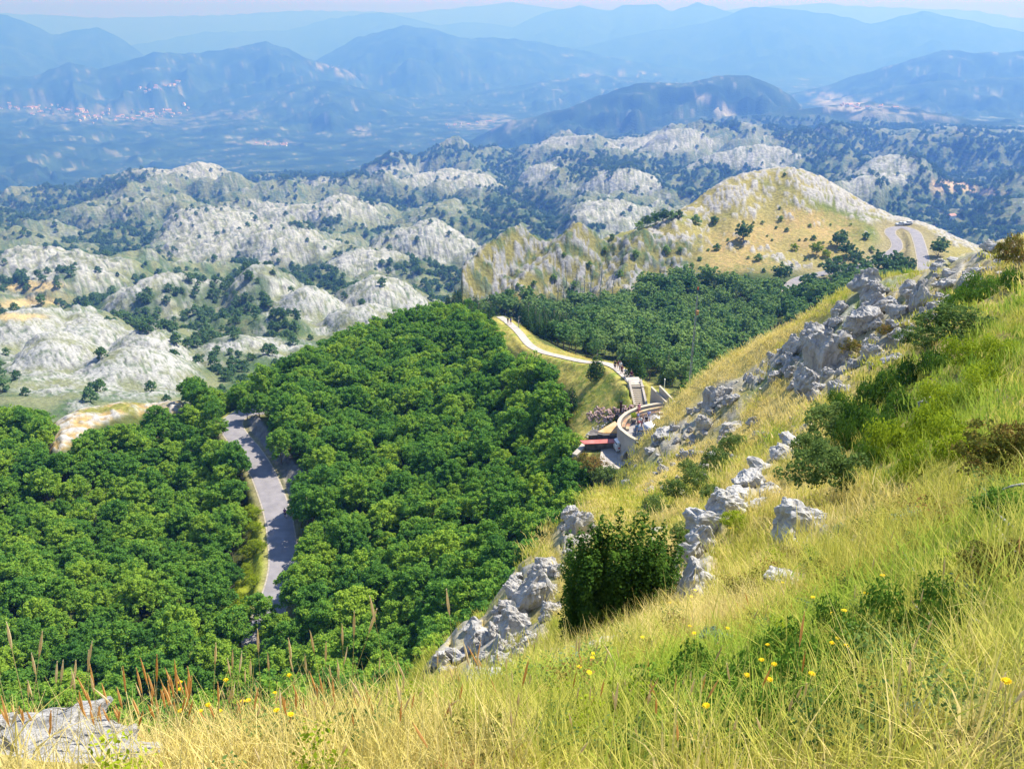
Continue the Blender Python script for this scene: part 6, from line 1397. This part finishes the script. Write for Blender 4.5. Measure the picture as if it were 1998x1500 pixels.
wp = PR(1296, 757, 118); o = empty('white_post', wp - Vector((0, 0, .4))); V, F = tube([(0, 0, 0), (0, 0, 1.7)], [.06, .05], 7); link('post', pymesh('post', V, F), M_WHITE, o); V, F = tube([(0, 0, 1.7), (0, 0, 1.85)], [.10, .10], 8); link('lamp_head', pymesh('lamp_head', V, F), M_WHITE, o); tag(o, 'slim white post among the trees right of the stairs', 'post')
pp = PZ(1236, 826, FZ); o = empty('planted_bush', pp); V, F = tube([(0, 0, 0), (0, 0, .5)], [.28, .36], 12); link('pot', pymesh('pot', V, F), M_DSTONE, o); f = link('foliage', BUSH[1], None, o, (0, 0, .4)); f.scale = (.62, .62, .8); f.material_slots[0].link = 'OBJECT'; f.material_slots[0].material = M_LIME; tag(o, 'small yellow-green bush in a dark pot on the terrace', 'plant')
# ------------------------------------------------------------------ vehicles
def car(name, loc, rz, paint, label, L=4.2, W=1.75, H=1.45, boxy=False, stripe=None, cat='car'):
    o = empty(name, loc, rz); h0 = .28
    if boxy: low = [(-L/2, h0), (-L/2, H*.52), (-L*.47, H*.93), (-L*.40, H), (L*.42, H), (L*.47, H*.9), (L/2, H*.45), (L/2, h0)]; cab = None
    else: low = [(-L/2, h0), (-L/2, H*.50), (-L*.46, H*.62), (-L*.22, H*.66), (L*.28, H*.66), (L*.47, H*.60), (L/2, H*.45), (L/2, h0)]; cab = [(-L*.20, H*.64), (-L*.06, H*.97), (L*.20, H), (L*.36, H*.70), (L*.40, H*.62)]
    def extr(nm, prof, w, mat, win=0.0):
        n = len(prof); V = [(x, -w/2 + (win if z > H*.8 else 0), z) for x, z in prof] + [(x, w/2 - (win if z > H*.8 else 0), z) for x, z in prof]
        F = [tuple(range(n))[::-1], tuple(range(n, 2*n))] + [(i, (i+1) % n, (i+1) % n + n, i + n) for i in range(n)]
        me = pymesh(nm, V, F); bm = bmesh.new(); bm.from_mesh(me); bmesh.ops.recalc_face_normals(bm, faces=bm.faces); bmesh.ops.bevel(bm, geom=bm.edges[:], offset=.05, segments=2, affect='EDGES'); bm.to_mesh(me); bm.free()
        return link(nm, me, mat, o)
    extr('body', low, W, paint, .12 if boxy else 0)
    if cab:
        extr('cabin_glass', cab, W - .14, M_GLASS, .16)
        box('roof', (L*.07, 0, H + .005), (L*.27, W - .42, .05), 0, paint, o, .02)
        for s in (-1, 1): box('side_pillar', (L*.10, s * (W/2 - .12), H*.80), (.09, .03, H*.30), 0, paint, o, .01)
    else:
        box('windscreen', (-L*.475, 0, H*.74), (.06, W - .3, H*.30), 0, M_GLASS, o, .01)
        for s in (-1, 1): box('side_window', (0, s * (W/2 - .02), H*.74), (L*.78, .05, H*.26), 0, M_GLASS, o, .01)
    if stripe:
        for s in (-1, 1): box('stripe', (0, s * (W/2 + .012), H*.48), (L*.9, .02, .22), 0, stripe, o, 0)
    for sx in (-1, 1):
        for sy in (-1, 1):
            V, F = tube([(0, -.11, 0), (0, .11, 0)], [.31, .31], 16); wl = link('wheel', pymesh('tyre', V, F), M_BLACK, o, (sx * L*.31, sy * (W/2 - .10), .31))
            V, F = tube([(0, -.12, 0), (0, .12, 0)], [.18, .18], 12); link('rim', pymesh('rim', V, F), M_METAL, wl)
    for s in (-1, 1):
        box('headlight', (-L/2, s * W*.36, H*.44), (.06, .28, .12), 0, M_WHITE, o, .01); box('tail_light', (L/2, s * W*.38, H*.46), (.06, .22, .14), 0, M_RED, o, .01)
    return tag(o, label, cat)
P_W, P_B, P_L, P_S = (mat_noise(n, c, c2, 2, .25, spec=.6) for n, c, c2 in (('white_car_paint', (.74, .74, .76), (.8, .8, .82)), ('dark_car_paint', (.015, .018, .04), (.025, .03, .06)), ('light_blue_car_paint', (.35, .5, .62), (.4, .55, .66)), ('silver_car_paint', (.5, .51, .54), (.56, .57, .6))))
car('white_car', PZ(1287, 836, FZ), math.radians(25), P_W, 'white hatchback parked on the asphalt beside the slope')
car('dark_car', PZ(1253, 858, FZ), math.radians(82), P_B, 'dark blue-black car parked inside the curved wall', 3.9)
car('light_blue_car', PZ(1252, 877, LZ), math.radians(40), P_L, 'pale blue car half hidden below the pale sloping wall')
car('white_van', PZ(1226, 876, LZ), math.radians(12), P_W, 'white van with a red side stripe in the lower yard', 3.9, 1.6, 1.5, True, M_RED, 'van')
for (u, v, pt, lb) in ((1756, 440, P_S, 'silver car parked at the outside of the hairpin bend'), (1771, 438, P_W, 'white car parked at the hairpin bend, the right of two')):
    p = hit(u, v, 380, 560); car('parked_car', p + Vector((0, 0, .1)), .1, pt, lb)
def scooter(loc, rz):
    o = empty('motor_scooter', loc, rz); bl = mat_noise('blue_scooter', (.10, .25, .45), (.14, .3, .5), 3, .3)
    for x in (-.55, .6):
        V, F = tube([(0, -.06, 0), (0, .06, 0)], [.26, .26], 14); link('wheel', pymesh('wheel', V, F), M_BLACK, o, (x, 0, .26))
    box('seat', (.35, 0, .82), (.75, .28, .14), 0, M_BLACK, o, .04); box('body', (.38, 0, .58), (.7, .32, .38), 0, bl, o, .08); box('floorboard', (-.1, 0, .33), (.5, .3, .08), 0, M_RED, o, .02)
    box('front_shield', (-.42, 0, .68), (.08, .42, .75), 0, bl, o, .03); V, F = tube([(-.42, -.32, 1.06), (-.42, .32, 1.06)], [.02, .02], 6); link('handlebar', pymesh('handlebar', V, F), M_METAL, o); box('tail_box', (.78, 0, .98), (.3, .34, .26), 0, M_RED, o, .04)
    return tag(o, 'blue and red motor scooter beside the potted bush', 'scooter')
scooter(PZ(1243, 841, FZ), math.radians(70))
# ------------------------------------------------------------------ people
def skin(name, V, E, Rr, mat, sub=1):
    me = bpy.data.meshes.new(name); me.from_pydata([tuple(v) for v in V], E, []); o = bpy.data.objects.new(name, me); C.objects.link(o)
    sk = o.modifiers.new('skin', 'SKIN'); sk.use_smooth_shade = True
    for i, d in enumerate(me.skin_vertices[0].data): d.radius = (Rr[i][0], Rr[i][1]) if isinstance(Rr[i], tuple) else (Rr[i], Rr[i]); d.use_root = (i == 0)
    if sub: sb_ = o.modifiers.new('sub', 'SUBSURF'); sb_.levels = sub; sb_.render_levels = sub
    dg = bpy.context.evaluated_depsgraph_get(); m2 = bpy.data.meshes.new_from_object(o.evaluated_get(dg)); m2.name = name
    bpy.data.objects.remove(o); m2.materials.clear(); m2.materials.append(mat); return m2
M_SKIN = mat_noise('skin', (.42, .25, .17), (.50, .31, .22), 6, .6)
M_HAIR = mat_noise('dark_hair', (.02, .014, .01), (.05, .03, .02), 20)
def person_meshes(pose):
    st = {'stand': (.04, .04, .05), 'walk': (.26, -.22, .22), 'stride': (.34, -.28, -.2)}[pose]
    V = [(0, 0, .96), (0, 0, 1.12), (0, 0, 1.30), (0, 0, 1.43), (0, .01, 1.50), (0, .01, 1.58), (0, .005, 1.68), (0, .0, 1.745), (0, .105, 1.62)]
    R = [(.15, .10), (.13, .095), (.155, .105), (.10, .07), .052, (.075, .085), (.082, .10), .055, .018]
    E = [(0, 1), (1, 2), (2, 3), (3, 4), (4, 5), (5, 6), (6, 7), (5, 8)]
    hands = []
    for s in (-1, 1):
        a = st[2] * s; n = len(V)
        V += [(s * .17, 0, 1.40), (s * .235, -a * .5, 1.14), (s * .25, -a + .07, .90), (s * .25, -a + .09, .84)]; R += [.055, .043, .030, (.022, .034)]; E += [(2, n), (n, n + 1), (n + 1, n + 2), (n + 2, n + 3)]
        for f, (dy, l) in enumerate(((.027, .070), (.009, .082), (-.009, .076), (-.027, .060))):
            m = len(V); V += [(s * .25, -a + .09 + dy, .80), (s * .235, -a + .095 + dy, .80 - l)]; R += [.0095, .0075]; E += [(n + 3, m), (m, m + 1)]
        m = len(V); V += [(s * .235, -a + .13, .83), (s * .225, -a + .15, .79)]; R += [.011, .008]; E += [(n + 3, m), (m, m + 1)]
    for s, d in ((-1, st[0]), (1, st[1])):
        n = len(V); V += [(s * .09, 0, .90), (s * .10, d * .5 + .03, .50), (s * .10, d, .10), (s * .10, d + .02, .035), (s * .11, d + .15, .025)]; R += [.088, .058, .040, .038, (.036, .022)]; E += [(0, n), (n, n + 1), (n + 1, n + 2), (n + 2, n + 3), (n + 3, n + 4)]
    body = skin('body', V, E, R, M_SKIN)
    a = st[2]
    SV = [(0, 0, .94), (0, 0, 1.12), (0, 0, 1.31), (0, 0, 1.42)]; SE = [(0, 1), (1, 2), (2, 3)]; SR = [(.175, .125), (.155, .115), (.18, .125), (.11, .085)]
    for s in (-1, 1): n = len(SV); SV += [(s * .175, 0, 1.40), (s * .225, -a * s * .4, 1.20)]; SR += [.072, .062]; SE += [(2, n), (n, n + 1)]
    shirt = skin('shirt', SV, SE, SR, M_WHITE)
    TV = [(0, 0, .97)]; TR_ = [(.17, .125)]; TE = []
    for s, d in ((-1, st[0]), (1, st[1])): n = len(TV); TV += [(s * .095, .0, .86), (s * .10, d * .5 + .03, .54)]; TR_ += [.102, .080]; TE += [(0, n), (n, n + 1)]
    shorts = skin('shorts', TV, TE, TR_, M_WHITE)
    hair = skin('hair', [(0, -.035, 1.66), (0, -.03, 1.73), (0, .02, 1.765)], [(0, 1), (1, 2)], [(.09, .075), (.09, .085), (.07, .06)], M_HAIR)
    sh = [skin('shoe', [(s * .10, d - .03, .05), (s * .105, d + .15, .035)], [(0, 1)], [(.050, .045), (.046, .034)], M_BLACK) for s, d in ((-1, st[0]), (1, st[1]))]
    ey = []
    for s in (-1, 1): v, f = tube([(s * .032, .085, 1.645), (s * .032, .094, 1.645)], [.011, .009], 6); ey.append(pymesh('eye', v, f))
    for e in ey: e.materials.append(M_BLACK)
    return body, shirt, shorts, hair, sh, ey
PM_ = {k: person_meshes(k) for k in ('stand', 'walk', 'stride')}
CLO = {}
def cloth(c):
    if c not in CLO: CLO[c] = mat_noise('cloth', tuple(x * .85 for x in c), c, 9, .9)
    return CLO[c]
def person(loc, rz, pose, shirt, shorts, label, group=None, s=1.0):
    b, sh_, so, ha, shoes, eyes = PM_[pose]; o = empty('person', loc, rz); o.scale = (s, s, s)
    link('body', b, None, o); link('hair', ha, None, o)
    for nm, me, c in (('shirt', sh_, shirt), ('shorts', so, shorts)):
        q_ = link(nm, me, None, o); q_.material_slots[0].link = 'OBJECT'; q_.material_slots[0].material = cloth(c)
    for m in shoes: link('shoe', m, None, o)
    for m in eyes: link('eye', m, None, o)
    return tag(o, label, 'person', group)
def on_path(u, v):
    x, y, z = min(PATHP, key=lambda p: (proj(p.x, p.y, p.z)[0] - u) ** 2 + (proj(p.x, p.y, p.z)[1] - v) ** 2); p = PZ(u, v, z + .1); return Vector((p.x, p.y, z + .1))
K, W_, DR, BL, PK, GY, NV, PU, TN = (.02, .02, .025), (.72, .72, .74), (.16, .03, .04), (.05, .12, .55), (.62, .25, .30), (.3, .3, .33), (.03, .04, .12), (.28, .10, .30), (.45, .36, .26)
for (u, v, rz, ps, a, b, lb) in ((991, 632, 2.9, 'walk', K, GY, 'person in black at the top of the footpath, left of two'), (996.5, 633, 3.3, 'stride', BL, K, 'person in a bright blue top at the top of the footpath'),
                                (1199.5, 722, 3.0, 'walk', K, K, 'person all in black on the footpath, farthest of the group'), (1206, 722, 3.3, 'stride', DR, TN, 'person in dark red on the footpath beside a pale figure'), (1210, 724, 3.1, 'walk', W_, GY, 'person in a pale top in the middle of the footpath group'),
                                (1213, 732, 3.2, 'walk', DR, K, 'person in dark red shirt and black shorts on the footpath'), (1220, 738, .2, 'stand', W_, W_, 'person in white on the footpath above the stairs'), (1231, 743, 2.9, 'stride', (.10, .02, .05), NV, 'person in very dark maroon nearest the stairs')):
    person(on_path(u, v), rz, ps, a, b, lb)
for (u, v, rz, ps, a, b, lb) in ((1246, 808, .6, 'stand', PK, PK, 'person in pink sitting-height beside the bench tiers'), (1244, 826, 1.0, 'stand', (.3, .3, .6), GY, 'person in a lilac top beside the potted bush'), (1252, 832, 2.6, 'walk', (.12, .04, .03), TN, 'person in dark brown top standing in the car park'),
                                (1260, 833, 3.4, 'stand', K, K, 'person in black top and shorts in the car park, white legs bare'), (1265, 822, 3.0, 'walk', (.45, .47, .75), W_, 'person in pale violet just behind the one in black'), (1249, 834, .4, 'walk', W_, PK, 'person in white top and pink shorts by the scooter')):
    if 'sitting' in lb: lb = 'person in pink standing at the end of the bench rows'
    p = PZ(u, v, FZ + .05); person(p, rz, ps, a, b, lb)
for (u, v, rz, ps, a, b, lb) in ((557, 1010, .2, 'walk', PU, NV, 'person in purple walking on the shady side of the road'), (565, 1009, .5, 'stride', PK, PU, 'person in pink walking at the right edge of the road')):
    p = PZ(u, v, -76); person(p + Vector((0, 0, .05)), rz, ps, a, b, lb, s=1.05)
# ------------------------------------------------------------------ houses far away
M_WALLS = [mat_noise('house_wall', (.55, .50, .46), (.68, .64, .6), .1), mat_noise('house_wall_white', (.7, .69, .67), (.78, .77, .76), .1)]
M_TILE = mat_noise('roof_tiles', (.40, .21, .16), (.50, .30, .24), .2)
def house_meshes(L, Wd, H):
    w_ = pymesh('walls', [(-L/2, -Wd/2, -6), (L/2, -Wd/2, -6), (L/2, Wd/2, -6), (-L/2, Wd/2, -6), (-L/2, -Wd/2, H), (L/2, -Wd/2, H), (L/2, Wd/2, H), (-L/2, Wd/2, H), (-L/2, 0, H + Wd*.28), (L/2, 0, H + Wd*.28)],
                [(0, 1, 5, 4), (1, 2, 6, 9, 5), (2, 3, 7, 6), (3, 0, 4, 8, 7)])
    e = .6; r = pymesh('roof', [(-L/2 - e, -Wd/2 - e, H - .3), (L/2 + e, -Wd/2 - e, H - .3), (L/2 + e, 0, H + Wd*.28 + .2), (-L/2 - e, 0, H + Wd*.28 + .2), (L/2 + e, Wd/2 + e, H - .3), (-L/2 - e, Wd/2 + e, H - .3)], [(0, 1, 2, 3), (3, 2, 4, 5), (0, 3, 5), (1, 4, 2), (0, 5, 4, 1)])
    return w_, r
HM = [house_meshes(*a) for a in ((13, 9, 6), (16, 10, 7), (11, 9, 5), (26, 13, 7))]
for i, (a, b) in enumerate(HM): a.materials.append(M_WALLS[i % 2]); b.materials.append(M_TILE)
q = random.Random(9)
TOWN = [((0, 214), (80, 212), 14, 5), ((60, 218), (180, 214), 22, 6), ((150, 226), (300, 232), 40, 7), ((290, 228), (370, 216), 20, 6), ((280, 176), (350, 164), 16, 3)]
def house(p, s, label, group, k):
    o = empty('house', p, q.uniform(0, 3)); o.scale = (s, s, s); link('wall', HM[k][0], None, o); link('roof', HM[k][1], None, o); tag(o, label, 'house', group)
for (a, b, n, sp) in TOWN:
    for i in range(n):
        t = q.random(); p = hit(a[0] + (b[0] - a[0]) * t + q.gauss(0, 3), a[1] + (b[1] - a[1]) * t + q.gauss(0, sp), 5000, 14000)
        if p: house(p, q.uniform(1.2, 2.1), 'tiny red-roofed house in the far town on the plain', 'houses of the far town', q.randrange(4))
for (a, b, n, lb) in (((870, 250), (965, 238), 12, 'village at the foot of the dark blue ridge'), ((490, 281), (570, 281), 9, 'hamlet in the middle of the plain'), ((1640, 206), (1750, 212), 14, 'village on the right-hand saddle'), ((620, 133), (660, 131), 7, 'village under the middle range')):
    for i in range(n):
        t = q.random(); p = hit(a[0] + (b[0] - a[0]) * t + q.gauss(0, 4), a[1] + (b[1] - a[1]) * t + q.gauss(0, 2.5), 3500, 14000)
        if p: house(p, q.uniform(.9, 1.5), 'tiny red-roofed house in the %s' % lb, 'houses, %s' % lb, q.randrange(4))
p = hit(1855, 427, 900, 4000)
if p: house(p, 1.0, 'pinkish red house alone in the woods at the right', None, 1)
